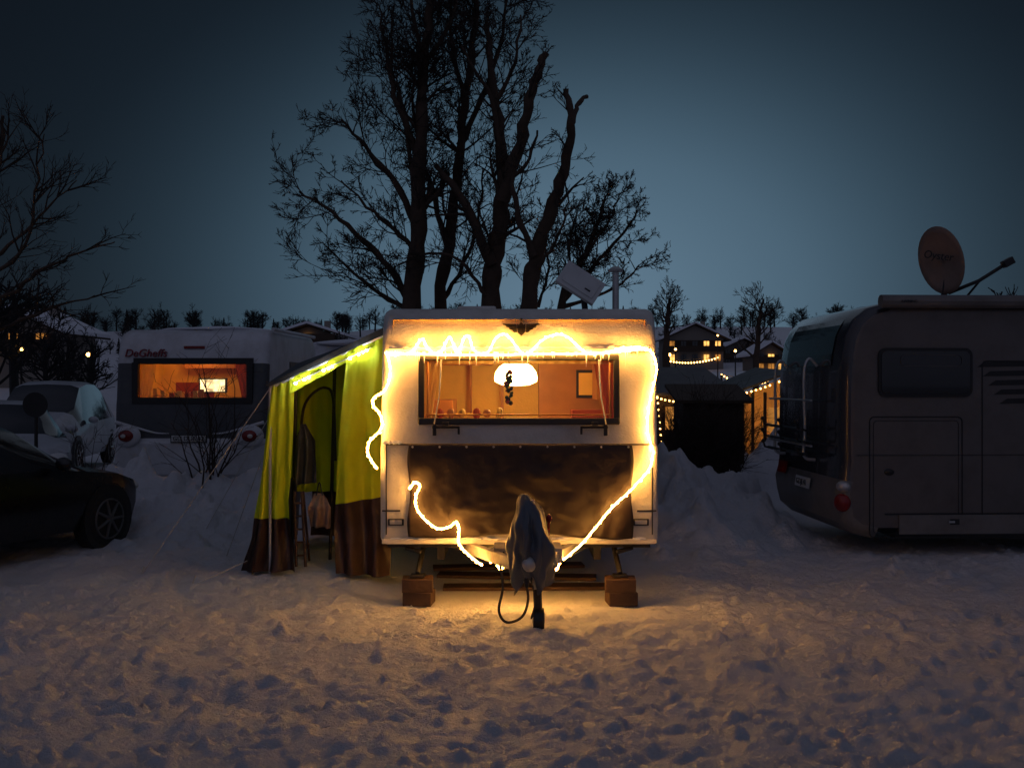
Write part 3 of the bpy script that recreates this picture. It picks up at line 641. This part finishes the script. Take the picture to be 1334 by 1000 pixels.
mb.ball(mhp(3.48, mz(634), -.05), (.075, .085, .06), 2, 12, 8); mb.ball(mhp(3.47, mz(655), -.05), (.09, .09, .1), 5, 14, 10)
mb.obj('side_fittings', [M['black'], M['dkglass'], M['alu'], M['silver2'], M['silver'], M['red']], mhE, smooth=True)
mb = MB()
def rp(y, z, off=0):
    x = float(np.interp(z, [p[1] for p in prof3[:15]], [p[0] for p in prof3[:15]])); return rot @ Vector((-y, x-off, z))
def rface(y0, z0, y1, z1, off, mi, n=8):
    for k in range(n):
        a = z0+(z1-z0)*k/n; b_ = z0+(z1-z0)*(k+1)/n; mb.face([rp(y0, a, off), rp(y1, a, off), rp(y1, b_, off), rp(y0, b_, off)], mi)
rface(10.75, 2.0, 12.25, 2.5, .012, 0)
rface(11.2, .62, 11.7, .74, .03, 2, 1)
rface(12.1, .72, 12.45, .86, .02, 3, 2)
for y in (11.15, 12.2):
    mb.tube(spline([rp(y, 2.0, .02), rp(y, 2.08, .12), rp(y, 1.9, .16), rp(y, 1.3, .14), rp(y, 1.0, .16), rp(y, .95, .03)], 5), .018, 8, 1)
for z, o_ in ((1.62, .16), (1.12, .16)): mb.tube([rp(10.9, z, o_), rp(12.4, z, o_)], .013, 6, 1)
for k in range(3):
    mb.tube([rp(11.0, 1.02+k*.14, .18+.02*k), rp(12.4, 1.02+k*.14, .18+.02*k)], .018, 6, 4)
    for yy in (11.1, 11.7, 12.35): mb.tube([rp(yy, 1.0+k*.14, .14), rp(yy-.03, 1.03+k*.14, .25), rp(yy-.03, 1.1+k*.14, .27)], .013, 6, 4); mb.ball(rp(yy-.03, 1.1+k*.14, .27), .026, 4, 6, 5)
mb.obj('rear_window_and_bike_rack', [M['dkglass'], M['alu'], M['white'], M['red'], M['black']], mhE)
text('plate_text', 'GZ-JE 41', rp(11.45, .68, .04), .09, M['black'], mhE, (math.pi/2, 0, math.radians(-87.5)))
mb = MB(); mb.box((7.6, 11.6, .25), (7, 1.9, .2), 0)
for x in (6.2, 10.2): mb.tube([(x, 10.62, .33), (x, 10.85, .33)], .33, 24, 1)
mb.obj('underbody_and_wheels', [M['black'], M['rubber']], mhE)
text('awning_lettering', 'AWNING', mhp(mx(1180), 2.655, .125), .04, M['black'], mhE)
blob('roof_snow', (7.0, 11.6, 2.68), (3.2, .9, .08), M['snow2'], 12, mhE, .2)
dc = P(1226, 339, 11.2); nrm = Vector((-.80, -.58, .12)).normalized(); rq = nrm.to_track_quat('Z', 'Y').to_matrix()
mb = MB(); ns = 32
for i in range(6):
    r = i/5
    for k in range(ns):
        a = 2*math.pi*k/ns; mb.v.append(tuple(dc+rq @ Vector((.27*r*math.cos(a), .39*r*math.sin(a), .06*r*r-.06))))
for i in range(5):
    for k in range(ns):
        a = i*ns+k; b_ = i*ns+(k+1) % ns; mb.f.append((a, b_, b_+ns, a+ns)); mb.m.append(0)
tw = Matrix.Translation(dc) @ Matrix.Rotation(math.radians(-19), 4, 'Y') @ Matrix.Translation(-dc)
o = mb.obj('satellite_dish', [M['dish']], mhE, mtx=tw, angle=180); sm = o.modifiers.new('s', 'SOLIDIFY'); sm.thickness = .012
text('dish_lettering', 'Oyster', dc+nrm*.03+Vector((-.02, -.02, .04)), .125, M['black'], mhE, (math.radians(84), math.radians(12), math.radians(-52)))
mb = MB(); mb.box((dc.x+.1, 11.25, 2.72), (.45, .4, .08), 0); mb.tube([dc+Vector((.08, .06, -.15)), (dc.x+.05, 11.25, 2.75)], .035, 8)
mb.tube([(dc.x+.08, 11.2, 2.82), (dc.x+.38, 11.1, 2.95), (dc.x+.62, 11.0, 3.12)], .022, 8); mb.box((dc.x+.64, 10.98, 3.14), (.12, .09, .08), 0, Matrix.Rotation(-.5, 3, 'Y')); mb.tube([(dc.x+.3, 11.3, 2.75), (dc.x+.45, 11.15, 3.0)], .015, 6)
mb.obj('dish_arm', [M['black']], mhE, bevel=.01)

# ------------------------------------------------------------------ cars
def make_car(loc, yaw, paint, L=4.3, W=1.78, Ht=1.42, name='parked_car', rim='alu'):
    e = empty(name, loc); T = Matrix.Translation(loc) @ Matrix.Rotation(yaw, 4, 'Z')
    S = [(0, .62, .62, .64, .5), (.02, .78, .8, .84, .6), (.07, .86, .95, 1.02, .62), (.16, .89, .96, 1.3, .58), (.28, .89, .95, 1.41, .58), (.45, .89, .93, 1.42, .6), (.56, .89, .92, 1.36, .58), (.66, .89, .9, 1.12, .62), (.74, .88, .86, .93, .66), (.86, .86, .8, .84, .62), (.94, .8, .7, .74, .55), (.985, .66, .58, .62, .45), (1, .5, .45, .48, .35)]
    mb = MB(); n = 0
    for (s, w, zb, zr, wr) in S:
        x = (s-.5)*L; w = w*W/1.78; wr = wr*W/1.78; zr *= Ht/1.42; z0 = .24 if .03 < s < .97 else .34
        ring = [(w*.93, z0), (w, .42), (w*1.01, .62 if zb > .62 else zb*.95), (w*.97, zb), (wr+.04, zr-.06 if zr-.06 > zb else zr-.01), (wr-.12, zr), (0, zr+.02)]
        full = [(x, y, z) for y, z in ring]+[(x, -y, z) for y, z in reversed(ring[:-1])]
        n = len(full); mb.v += full
    for i in range(len(S)-1):
        for k in range(n-1):
            a = i*n+k; mi = 0
            if k in (3, n-5) and 2 <= i <= 7: mi = 1
            if k in (4, 5, n-6, n-7) and i in (2, 3, 6, 7): mi = 1
            mb.f.append((a, a+1, a+n+1, a+n)); mb.m.append(mi)
        mb.f.append((i*n+n-1, i*n, (i+1)*n, (i+1)*n+n-1)); mb.m.append(2)
    mb.f.append(tuple(range(n))); mb.m.append(0); mb.f.append(tuple(reversed([(len(S)-1)*n+k for k in range(n)]))); mb.m.append(0)
    for s in (-1, 1):
        mb.ball((L*.455, s*.62, .62), (.12, .16, .07), 3, 10, 6); mb.ball((-L*.48, s*.68, .78), (.05, .14, .08), 4, 10, 6)
        mb.ball((L*.13, s*(W/2+.08), .98), (.07, .1, .07), 0, 10, 6)
        for xw in (-L*.31, L*.31):
            mb.tube([(xw, s*(W/2-.16), .33), (xw, s*(W/2+.005), .33)], .375, 24, 2)
    mb.box((L*.49, 0, .4), (.06, .9, .14), 2); mb.box((L*.5, 0, .45), (.03, .5, .11), 5)
    o = mb.obj('car_body', [paint, M['dkglass'], M['black'], M['white'], M['red'], M['white']], e, mtx=T, angle=40)
    mb = MB()
    for s in (-1, 1):
        for xw in (-L*.31, L*.31):
            y = s*(W/2-.02)
            mb.tube([(xw, y-s*.16, .32), (xw, y, .32), (xw, y+s*.03, .32)], [.32, .32, .29], 28, 0)
            for k in range(7):
                a = k*6.283/7; mb.tube([(xw, y+s*.045, .32), (xw+.21*math.cos(a), y+s*.035, .32+.21*math.sin(a))], [.022, .014], 6, 1)
            mb.tube([(xw+.215*math.cos(k*6.283/24), y+s*.036, .32+.215*math.sin(k*6.283/24)) for k in range(25)], .012, 5, 1, False)
    mb.obj('wheels', [M['rubber'], M[rim]], e, mtx=T, angle=40)
    return e
M['rimdark'] = mat('dull_alloy', (.13, .13, .13), .5, .4)
hd = math.radians(72); wx, wyy = -4.46, 11.0
cxx = wx-math.cos(hd)*4.3*.31-math.sin(hd)*.86; cyy = wyy-math.sin(hd)*4.3*.31+math.cos(hd)*.86
make_car(Vector((cxx, cyy, .0)), hd, M['blackpaint'], L=4.2, rim='rimdark')
make_car(Vector((-8.2, 16.0, .1)), math.radians(-60), M['whitepaint'], L=4.4)
make_car(Vector((-9.5, 20.5, .1)), math.radians(-80), M['whitepaint'], L=4.6, Ht=1.75)
sg = empty('traffic_sign', P(47, 560, 13.5)); mb = MB(); c = P(47, 527, 13.5)
mb.tube([(c.x, 13.5, 0), (c.x, 13.5, c.z+.1)], .025, 8); mb.tube([(c.x, 13.47, c.z), (c.x, 13.48, c.z)], .17, 28); mb.obj('post_and_disc', [M['black']], sg)

# ------------------------------------------------------------------ trees
def rot_about(d, ang, rng):
    ax = d.cross(Vector((rng.uniform(-1, 1), rng.uniform(-1, 1), rng.uniform(-1, 1))))
    if ax.length < 1e-4: ax = d.orthogonal()
    return Matrix.Rotation(ang, 3, ax.normalized()) @ d
def branch(mb, p, d, L, r, lev, rng, minr=.006, dens=1., up=.06):
    n = max(3, min(7, int(L/.22))); pts = [p.copy()]; rad = [r]; d = d.normalized(); ds = [d.copy()]
    for i in range(n):
        d = (d+Vector((rng.gauss(0, .15), rng.gauss(0, .15), rng.gauss(0, .13)+up))).normalized(); p = p+d*(L/n)
        pts.append(p.copy()); rad.append(max(minr*.6, r*(1-.75*(i+1)/n))); ds.append(d.copy())
    mb.tube(pts, rad, 6 if r > .05 else (4 if r > .018 else 3), 0 if r > .03 else 1, False)
    if lev <= 0: return
    k = int((4+L*1.1)*dens+rng.random())
    for _ in range(k):
        t = rng.uniform(.18, 1.0); i = min(n-1, int(t*n)); q = pts[i].lerp(pts[i+1], t*n-i if t < 1 else 1)
        branch(mb, q, rot_about(ds[i], rng.uniform(.4, .95), rng), L*rng.uniform(.38, .62)*(1.15-.4*t), max(minr, rad[i]*rng.uniform(.45, .62)), lev-1, rng, minr, dens, up)
def limb(mb, pts, r0, r1, rng, lev, dens, clen, start=.15, up=.05, kids=None, minr=.0075):
    s = spline(pts, 5); n = len(s); rad = [r0+(r1-r0)*i/(n-1) for i in range(n)]
    s = [q+Vector((rng.gauss(0, .02), rng.gauss(0, .02), 0)) for q in s]
    rad = [a*(1+.12*math.sin(i*1.9)+rng.uniform(-.05, .05)) for i, a in enumerate(rad)]
    mb.tube(s, rad, 9, 0)
    L = sum((s[i+1]-s[i]).length for i in range(n-1)); k = kids if kids is not None else int(L*3.6*dens)
    for _ in range(k):
        t = rng.uniform(start, 1); i = min(n-2, int(t*(n-1))); d = (s[i+1]-s[i]).normalized()
        branch(mb, s[i], rot_about(d, rng.uniform(.45, 1.05), rng), clen*rng.uniform(.5, 1.1)*(1.1-.45*t), max(.014, rad[i]*rng.uniform(.2, .42)), lev, rng, minr, dens, up)
def TP(lst, Y, yr, rng):
    out = []; o = 0
    for i, (px, py) in enumerate(lst):
        if i: o += rng.uniform(-yr, yr)
        out.append(P(px, py, Y+o))
    return out
def tree(name, Y, limbs, seed, lev=3, dens=1., clen=1.8, up=.05, minr=.0075):
    rng = random.Random(seed); e = empty(name, P(limbs[0][0][0][0], 600, Y)); mb = MB()
    for (pts, r0, r1, kids) in limbs: limb(mb, TP(pts, Y, .3, rng), r0, r1, rng, lev, dens, clen, up=up, kids=kids, start=.3 if pts[0][1] > 550 else .1, minr=minr)
    mb.obj('trunk_and_branches', [M['bark'], M['twig']], e, angle=60); print(name, len(mb.f))
tree('bare_tree', 19, [
    ([(537, 630), (538, 400), (545, 300), (547, 200), (552, 100), (560, 0), (566, -90)], .21, .05, 28),
    ([(538, 400), (508, 350), (460, 300), (425, 270), (390, 250)], .08, .015, None),
    ([(536, 405), (500, 385), (460, 355), (425, 320)], .06, .012, None),
    ([(545, 330), (515, 300), (480, 270), (445, 235)], .06, .012, None),
    ([(545, 300), (512, 235), (475, 190), (445, 155)], .08, .015, None),
    ([(548, 215), (522, 140), (503, 75), (495, 10)], .08, .015, None),
    ([(540, 250), (530, 160), (512, 90), (510, 20)], .05, .015, 14),
    ([(552, 120), (545, 50), (530, -30)], .06, .02, 12), ([(555, 80), (590, 20), (600, -60)], .05, .02, 10)], 3, 3, 1.0, 1.55)
tree('bare_tree', 20, [
    ([(570, 620), (573, 400), (588, 300), (598, 200), (610, 100), (622, 0), (626, -80)], .15, .04, 26),
    ([(585, 330), (560, 240), (540, 160), (535, 80)], .07, .015, None), ([(600, 190), (635, 110), (655, 40), (660, -30)], .07, .015, None), ([(606, 140), (590, 60), (585, -40)], .06, .02, 14), ([(578, 390), (610, 330), (625, 270), (630, 220)], .05, .015, 14)], 8, 3, .95, 1.5)
tree('pollarded_tree', 18.5, [
    ([(636, 640), (639, 400), (644, 330), (656, 245), (650, 170), (640, 95), (634, 30)], .22, .05, 18),
    ([(655, 262), (672, 200), (688, 140), (703, 90), (709, 70)], .13, .065, 2),
    ([(641, 345), (606, 265), (565, 215)], .11, .05, 8),
    ([(650, 190), (640, 130), (600, 60)], .06, .02, 10), ([(632, 385), (600, 340), (560, 330), (520, 345)], .04, .015, 9), ([(648, 130), (670, 80), (680, 20)], .05, .015, 9),
    ([(656, 240), (685, 215), (702, 170)], .05, .02, 4)], 5, 3, .78, 1.1)
tree('pollarded_tree', 18, [
    ([(686, 640), (689, 400), (698, 330), (722, 262), (738, 205), (744, 158), (738, 116)], .18, .05, 4),
    ([(743, 162), (752, 142), (761, 126)], .05, .04, 0), ([(697, 335), (675, 280), (668, 230), (680, 190)], .07, .02, 9), ([(700, 350), (720, 320), (735, 290), (740, 250)], .04, .012, 8)], 6, 3, .72, .95)
tree('bare_tree', 22, [
    ([(728, 610), (730, 400), (752, 350), (775, 300), (790, 255)], .12, .02, 26),
    ([(735, 390), (775, 345), (815, 300), (830, 275)], .06, .015, None), ([(732, 400), (780, 385), (815, 365), (832, 345)], .05, .012, None),
    ([(760, 335), (795, 285), (806, 252)], .04, .012, None), ([(745, 365), (742, 310), (755, 270)], .04, .012, 16), ([(700, 400), (715, 350), (700, 300)], .04, .012, 14)], 12, 3, 1.03, 1.05)
tree('bare_tree', 12.5, [
    ([(-60, 700), (-60, 450), (-40, 330), (-10, 230), (5, 150)], .10, .02, 12), ([(-50, 430), (0, 395), (50, 355), (100, 330), (150, 315)], .035, .007, 12),
    ([(-45, 360), (10, 320), (60, 275), (100, 235)], .03, .006, 11), ([(-30, 370), (25, 330), (48, 250), (55, 175)], .03, .006, 12), ([(-60, 470), (0, 430), (70, 400), (125, 385)], .035, .007, 12), ([(-20, 260), (5, 200), (12, 150)], .02, .005, 8)], 17, 2, .9, .8, up=.10, minr=.004)
tree('bare_tree', 40, [([(868, 560), (868, 440), (870, 410), (872, 390)], .16, .05, 22)], 21, 3, .8, 1.4, up=.12, minr=.010)
tree('bare_tree', 34, [([(985, 560), (986, 450), (990, 415), (994, 390)], .13, .03, 22)], 22, 3, .75, 1.3, up=.16, minr=.008)
tree('bare_tree', 30, [([(180, 560), (180, 470), (178, 440)], .1, .03, 14)], 23, 2, .8, 1.2, up=.1)

def shrub(name, c, n, hh, spread, seed, r=.008, lev=2, dens=.6):
    rng = random.Random(seed); e = empty(name, c); mb = MB()
    for k in range(n):
        a = rng.uniform(0, 6.28); s = spread*rng.random()
        d = Vector((math.cos(a)*s, math.sin(a)*s, 1)).normalized()
        branch(mb, Vector(c)+Vector((math.cos(a)*.1*rng.random(), math.sin(a)*.1*rng.random(), -.05)), d, hh*rng.uniform(.6, 1.05), r*rng.uniform(.8, 1.4), lev, rng, .0035, dens, .03)
    mb.obj('stems', [M['bark'], M['twig']], e, angle=60)
shrub('leafless_shrub', (X(265, 12.9), 12.9, .3), 12, 2.0, .45, 31, .014)
shrub('leafless_shrub', (X(120, 13.6), 13.6, .3), 8, 1.0, .5, 32, .012)
for i, (px, Y) in enumerate(((872, 14.4), (888, 14.0), (905, 14.2), (922, 14.3), (938, 14.6), (950, 14.5))):
    shrub('hedge_shrub', (X(px, Y), Y, .25), 24, 1.25, .4, 40+i, .013, 2, .8)
sh = empty('wooden_shed', (X(920, 16), 16, 0)); mb = MB(); cx = X(922, 16)
mb.box((cx, 16, .75), (.95, .9, 1.5), 0)
for k in range(9): mb.box((cx-.43+.108*k, 15.54, .75), (.09, .02, 1.46), 0)
mb.prism([(cx-.6, 15.4, 1.5), (cx+.6, 15.4, 1.5), (cx+.6, 16.6, 1.75), (cx-.6, 16.6, 1.75)], (0, 0, .05), 0); mb.obj('planks_and_roof', [M['timber']], sh, smooth=False)

# ------------------------------------------------------------------ huts / tents on the right
def bulbs(mb, a, b, n, sag, r, mi=0):
    a = Vector(a); b = Vector(b)
    for k in range(n):
        t = k/(n-1); p = a.lerp(b, t); p.z -= sag*4*t*(1-t); mb.ball(p, r, mi, 4, 3)
hut = empty('festive_awning_hut', (X(905, 22), 22, 0)); Yh = 22
hx0, hx1 = X(855, Yh), X(953, Yh); ze = Z(515, Yh); zr = Z(486, Yh)
mb = MB(); mb.box(((hx0+hx1)/2, Yh+1.5, ze/2), (hx1-hx0-.1, 3, ze), 0)
mb.prism([(hx0-.1, Yh-.1, ze), (hx1+.15, Yh-.1, ze), (hx1-.3, Yh+1.6, zr+.1), (hx0+.2, Yh+1.6, zr+.1)], (0, 0, .06), 1)
mb.box((hx0+.45, Yh-.02, ze-.5), (.5, .04, .5), 2); mb.box((hx0+1.2, Yh-.02, ze-.8), (.4, .04, 1.2), 0)
bulbs(mb, (hx0, Yh-.15, ze-.05), (hx1, Yh-.15, ze-.05), 20, .12, .022, 3); bulbs(mb, (hx0, Yh-.15, ze-.03), (hx0+.1, Yh-.15, .4), 9, 0, .02, 3)
mb.obj('walls_and_roof', [M['timber'], M['cara2grey'], M['winlit2'], M['amber']], hut, smooth=False)
ht = empty('lit_awning_tent', (X(985, 18), 18, 0)); Yt = 18.0
tx0_, tx1_ = X(962, Yt), X(1030, Yt)
mb = MB(); zt = Z(507, Yt)
mb.face([(tx0_, Yt, 0), (tx1_, Yt, 0), (tx1_, Yt, zt+.25), (tx0_, Yt, zt-.12)], 0); mb.face([(tx0_, Yt, 0), (tx0_, Yt+2.5, 0), (tx0_, Yt+2.5, zt-.05), (tx0_, Yt, zt-.12)], 0)
mb.prism([(tx0_-.25, Yt-.1, zt-.14), (tx1_, Yt-.1, zt+.3), (tx1_, Yt+2.6, zt+.4), (tx0_-.25, Yt+2.6, zt-.1)], (0, 0, .04), 1)
for x in (tx0_, (tx0_+tx1_)/2, tx0_+.25): mb.box((x, Yt-.03, zt/2-.05), (.05, .04, zt), 3)
mb.box(((tx0_+tx1_)/2+.22, Yt-.02, zt-.55), (.32, .03, .45), 4)
bulbs(mb, (tx0_-.3, Yt-.15, zt-.15), (tx1_, Yt-.15, zt+.25), 16, .05, .018, 2)
mb.ball((tx0_+.5, Yt+.8, 1.3), .14, 5, 8, 6)
mb.obj('canvas_and_poles', [fabric('tan_canvas', (.6, .36, .13), .6), M['dkroof'], M['amber'], M['black'], M['winlit2'], M['amber2']], ht, smooth=False)
for k, (px0, py0, px1, py1, Y) in enumerate(((940, 488, 1000, 497, 26), (870, 470, 935, 466, 45))):
    e = empty('string_lights', P(px0, py0, Y)); mb = MB(); bulbs(mb, P(px0, py0, Y), P(px1, py1, Y), 18, .15, .022*Y/26); mb.tube([P(px0, py0, Y), P(px1, py1, Y)], .006, 4, 1)
    for pp in (P(px0, py0, Y), P(px1, py1, Y)): mb.tube([(pp.x, pp.y, h(pp.x, pp.y)-.1), pp], .03, 6, 1)
    mb.obj('bulbs', [M['amber'], M['black']], e)

# ------------------------------------------------------------------ chalets
def chalet(name, px, py_base, Y, w, wall, roofh, wins, seed, dpt=8, lit=.45):
    x = X(px, Y); zb = Z(py_base, Y)
    e = empty(name, (x, Y, zb)); mb = MB()
    gp = [(x-w/2, Y, zb-3), (x+w/2, Y, zb-3), (x+w/2, Y, zb+wall), (x, Y, zb+wall+roofh), (x-w/2, Y, zb+wall)]
    mb.prism(gp, (0, dpt, 0), 0)
    mb.box((x, Y-.15, zb+wall*.5+wall*.22), (w*.98, .2, wall*.42), 1)
    for s in (-1, 1):
        a = Vector((x, Y-1.2, zb+wall+roofh+.1)); b_ = Vector((x+s*(w/2+1.1), Y-1.2, zb+wall-roofh*2.2/w+.1))
        mb.prism([a, b_, b_+Vector((0, dpt+2, 0)), a+Vector((0, dpt+2, 0))], (0, 0, .18), 1)
        a2 = a+Vector((0, .05, .19)); b2 = b_+Vector((0, .05, .19)); mb.prism([a2, b2, b2+Vector((0, dpt+1.9, 0)), a2+Vector((0, dpt+1.9, 0))], (0, 0, .3), 2)
    mb.box((x, Y-.8, zb+wall*.5), (w*.98, 1.2, .12), 1); mb.box((x, Y-1.38, zb+wall*.5+.45), (w*.98, .06, .8), 1)
    rng = random.Random(seed)
    for r in range(2):
        for c in range(wins):
            xx = x-w/2+w*(c+.5)/wins; zz = zb+wall*(.25 if r == 0 else .78)
            k = rng.random(); mb.box((xx, Y-.28, zz), (.85, .06, 1.0), 3 if k < lit else (4 if k < lit*1.6 else 5)); mb.box((xx, Y-.33, zz), (.06, .05, 1.0), 1)
    mb.box((x+w*.22, Y+dpt*.5, zb+wall+roofh), (.7, .7, 1.8), 0)
    mb.obj('walls_roof_windows', [M['plaster'], M['timber'], M['snow2'], M['winlit'], M['winlit2'], M['dkglass']], e, smooth=False)
chalet('alpine_chalet', 905, 474, 165, 9.5, 4.2, 2.2, 5, 1, lit=.35)
chalet('alpine_chalet', 968, 478, 180, 7.5, 3.2, 1.7, 4, 5, lit=.3)
chalet('alpine_chalet', 1004, 484, 145, 4.5, 2.6, 1.4, 3, 9, lit=.3)
chalet('alpine_chalet', 402, 452, 120, 7, 1.4, 1.1, 3, 6, lit=.1)
chalet('alpine_chalet', 20, 480, 85, 7, 3.2, 1.6, 3, 14, lit=.2)
def street_lamp(px, py, Y, s=1):
    p = P(px, py, Y); e = empty('street_lamp', (p.x, p.y, h(p.x, p.y))); mb = MB()
    mb.tube([(p.x, p.y, h(p.x, p.y)-.2), p], .06, 6, 0); mb.ball(p, .12*s, 1, 8, 6); mb.tube([p+Vector((0, 0, .12)), p+Vector((0, 0, .25))], [.2*s, .05], 8, 0); mb.obj('pole_and_globe', [M['black'], M['amber']], e)
street_lamp(115, 462, 55); street_lamp(28, 455, 60, .8); street_lamp(872, 462, 70); street_lamp(880, 455, 80, .8); street_lamp(958, 457, 90); street_lamp(935, 437, 140)

# ------------------------------------------------------------------ distant trees (one mass)
temps = []
for sd in range(6):
    rng = random.Random(100+sd); mb = MB()
    if sd < 5:
        p = Vector((0, 0, 0)); mb.tube([p, p+Vector((.1, 0, 2.2)), p+Vector((0, .1, 4.5))], [.2, .15, .06], 5)
        for k in range(26):
            z = rng.uniform(1.2, 4.4); a = rng.uniform(0, 6.28); d = Vector((math.cos(a), math.sin(a), rng.uniform(.3, 1.2)))
            branch(mb, Vector((0, 0, z)), d, rng.uniform(1.2, 2.4)*(1.2-.12*z), .06, 2 if k % 2 else 1, rng, .026, .9, .06)
    else:
        mb.tube([(0, 0, 0), (0, 0, 7)], [.15, .02], 5)
        for k in range(150):
            t = rng.random()**.7; z = .8+6.2*t; L_ = (1-t)*1.6+.15; a = rng.uniform(0, 6.28); w = .35*(1-t)+.1
            c_, s_ = math.cos(a), math.sin(a); mb.face([(0, 0, z+.15), (c_*L_*.6-s_*w, s_*L_*.6+c_*w, z-.1), (c_*L_, s_*L_, z-.35), (c_*L_*.6+s_*w, s_*L_*.6-c_*w, z-.15)])
    V = np.array(mb.v); temps.append((V, mb.f))
VV = []; FF = []; off = 0; rr = np.random.RandomState(9)
def put(t, x, y, z, s, a):
    global off
    V, f = temps[t]; c_, s_ = math.cos(a), math.sin(a)
    W = np.stack([(V[:, 0]*c_-V[:, 1]*s_)*s+x, (V[:, 0]*s_+V[:, 1]*c_)*s+y, V[:, 2]*s+z], -1); VV.append(W); FF.extend([tuple(i+off for i in q) for q in f]); off += len(V)
for k in range(380):
    Y = rr.uniform(90, 300) if k % 3 else rr.uniform(230, 310); px = rr.uniform(-150, 1500); x = X(px, Y)
    if Y < 170 and 850 < px < 1030: continue
    if Y < 150 and (rr.rand() < .55): continue
    t = 5 if rr.rand() < .07 else rr.randint(0, 5)
    s = rr.uniform(.8, 1.5) if Y > 220 else rr.uniform(.5, .9)
    if t == 5: s *= .7
    put(t, x, Y, h(x, Y)-.4, s, rr.uniform(0, 6.28))
for px, Y, s in ((1095, 42, .62), (1115, 44, .66), (1075, 46, .6), (455, 48, .8), (430, 50, .8), (20, 60, 1.6), (-10, 50, 1.4), (90, 60, 1.0), (60, 45, .9), (120, 52, .9), (1340, 50, 1.3), (1300, 60, 1.1)):
    put(rr.randint(0, 4), X(px, Y), Y, h(X(px, Y), Y)-.2, s, rr.uniform(0, 6))
me = bpy.data.meshes.new('distant_trees'); me.from_pydata(np.concatenate(VV).tolist(), [], FF); me.materials.append(M['far']); o = bpy.data.objects.new('distant_trees', me); scene.collection.objects.link(o)

# ------------------------------------------------------------------ world (dusk afterglow)
w = bpy.data.worlds.new('World'); scene.world = w; w.use_nodes = True; nt = w.node_tree; N = nt.nodes; L = nt.links; N.clear()
out = N.new('ShaderNodeOutputWorld'); b1 = N.new('ShaderNodeBackground'); b2 = N.new('ShaderNodeBackground'); ad = N.new('ShaderNodeAddShader')
sky = N.new('ShaderNodeTexSky'); sky.sky_type = 'NISHITA'; sky.sun_disc = False; sky.sun_elevation = math.radians(-2); sky.sun_rotation = math.radians(8); L.new(sky.outputs[0], b1.inputs[0]); b1.inputs[1].default_value = .004
tc = N.new('ShaderNodeTexCoord'); sp = N.new('ShaderNodeSeparateXYZ'); L.new(tc.outputs['Generated'], sp.inputs[0])
def mth(op, a, b=None, c=None):
    n = N.new('ShaderNodeMath'); n.operation = op
    for i, v in enumerate((a, b, c)):
        if v is None: continue
        if isinstance(v, (int, float)): n.inputs[i].default_value = v
        else: L.new(v, n.inputs[i])
    return n.outputs[0]
az = mth('ARCTAN2', sp.outputs['X'], sp.outputs['Y']); el = mth('ARCSINE', sp.outputs['Z'])
da = mth('DIVIDE', mth('SUBTRACT', az, math.radians(4)), math.radians(25)); de = mth('DIVIDE', mth('SUBTRACT', el, math.radians(4)), math.radians(18))
q = mth('SQRT', mth('ADD', mth('MULTIPLY', da, da), mth('MULTIPLY', de, de)))
q = mth('DIVIDE', q, 7.0)
cr = N.new('ShaderNodeValToRGB'); L.new(q, cr.inputs[0]); R_ = cr.color_ramp; R_.interpolation = 'B_SPLINE'
stops = [(0, (.125, .21, .29)), (.5, (.066, .122, .175)), (.85, (.019, .037, .056)), (1.2, (.005, .009, .015)), (1.8, (.003, .005, .008)), (3.0, (.022, .026, .042)), (6.5, (.088, .095, .142))]
R_.elements[0].position = 0; R_.elements[0].color = (*stops[0][1], 1); R_.elements[1].position = stops[-1][0]/7; R_.elements[1].color = (*stops[-1][1], 1)
for s_, c_ in stops[1:-1]:
    e_ = R_.elements.new(s_/7); e_.color = (*c_, 1)
L.new(cr.outputs[0], b2.inputs[0]); b2.inputs[1].default_value = 1
L.new(b1.outputs[0], ad.inputs[0]); L.new(b2.outputs[0], ad.inputs[1]); L.new(ad.outputs[0], out.inputs[0])
sl = bpy.data.lights.new('afterglow_sun', 'SUN'); sl.energy = .03; sl.angle = math.radians(40); sl.color = (.7, .8, 1); so = bpy.data.objects.new('afterglow_sun', sl); so.rotation_euler = (math.radians(-60), 0, math.radians(-8)); scene.collection.objects.link(so)

cam = bpy.data.cameras.new('camera'); cam.lens = 35; cam.sensor_width = 36; cam.clip_end = 6000; cam.clip_start = .05
co = bpy.data.objects.new('camera', cam); co.location = (0, 0, CZ); co.rotation_euler = (math.pi/2, 0, 0); scene.collection.objects.link(co); scene.camera = co
scene.view_settings.view_transform = 'Standard'; scene.view_settings.look = 'None'; scene.view_settings.exposure = 0
print('faces', sum(len(o.data.polygons) for o in scene.objects if o.type == 'MESH'))
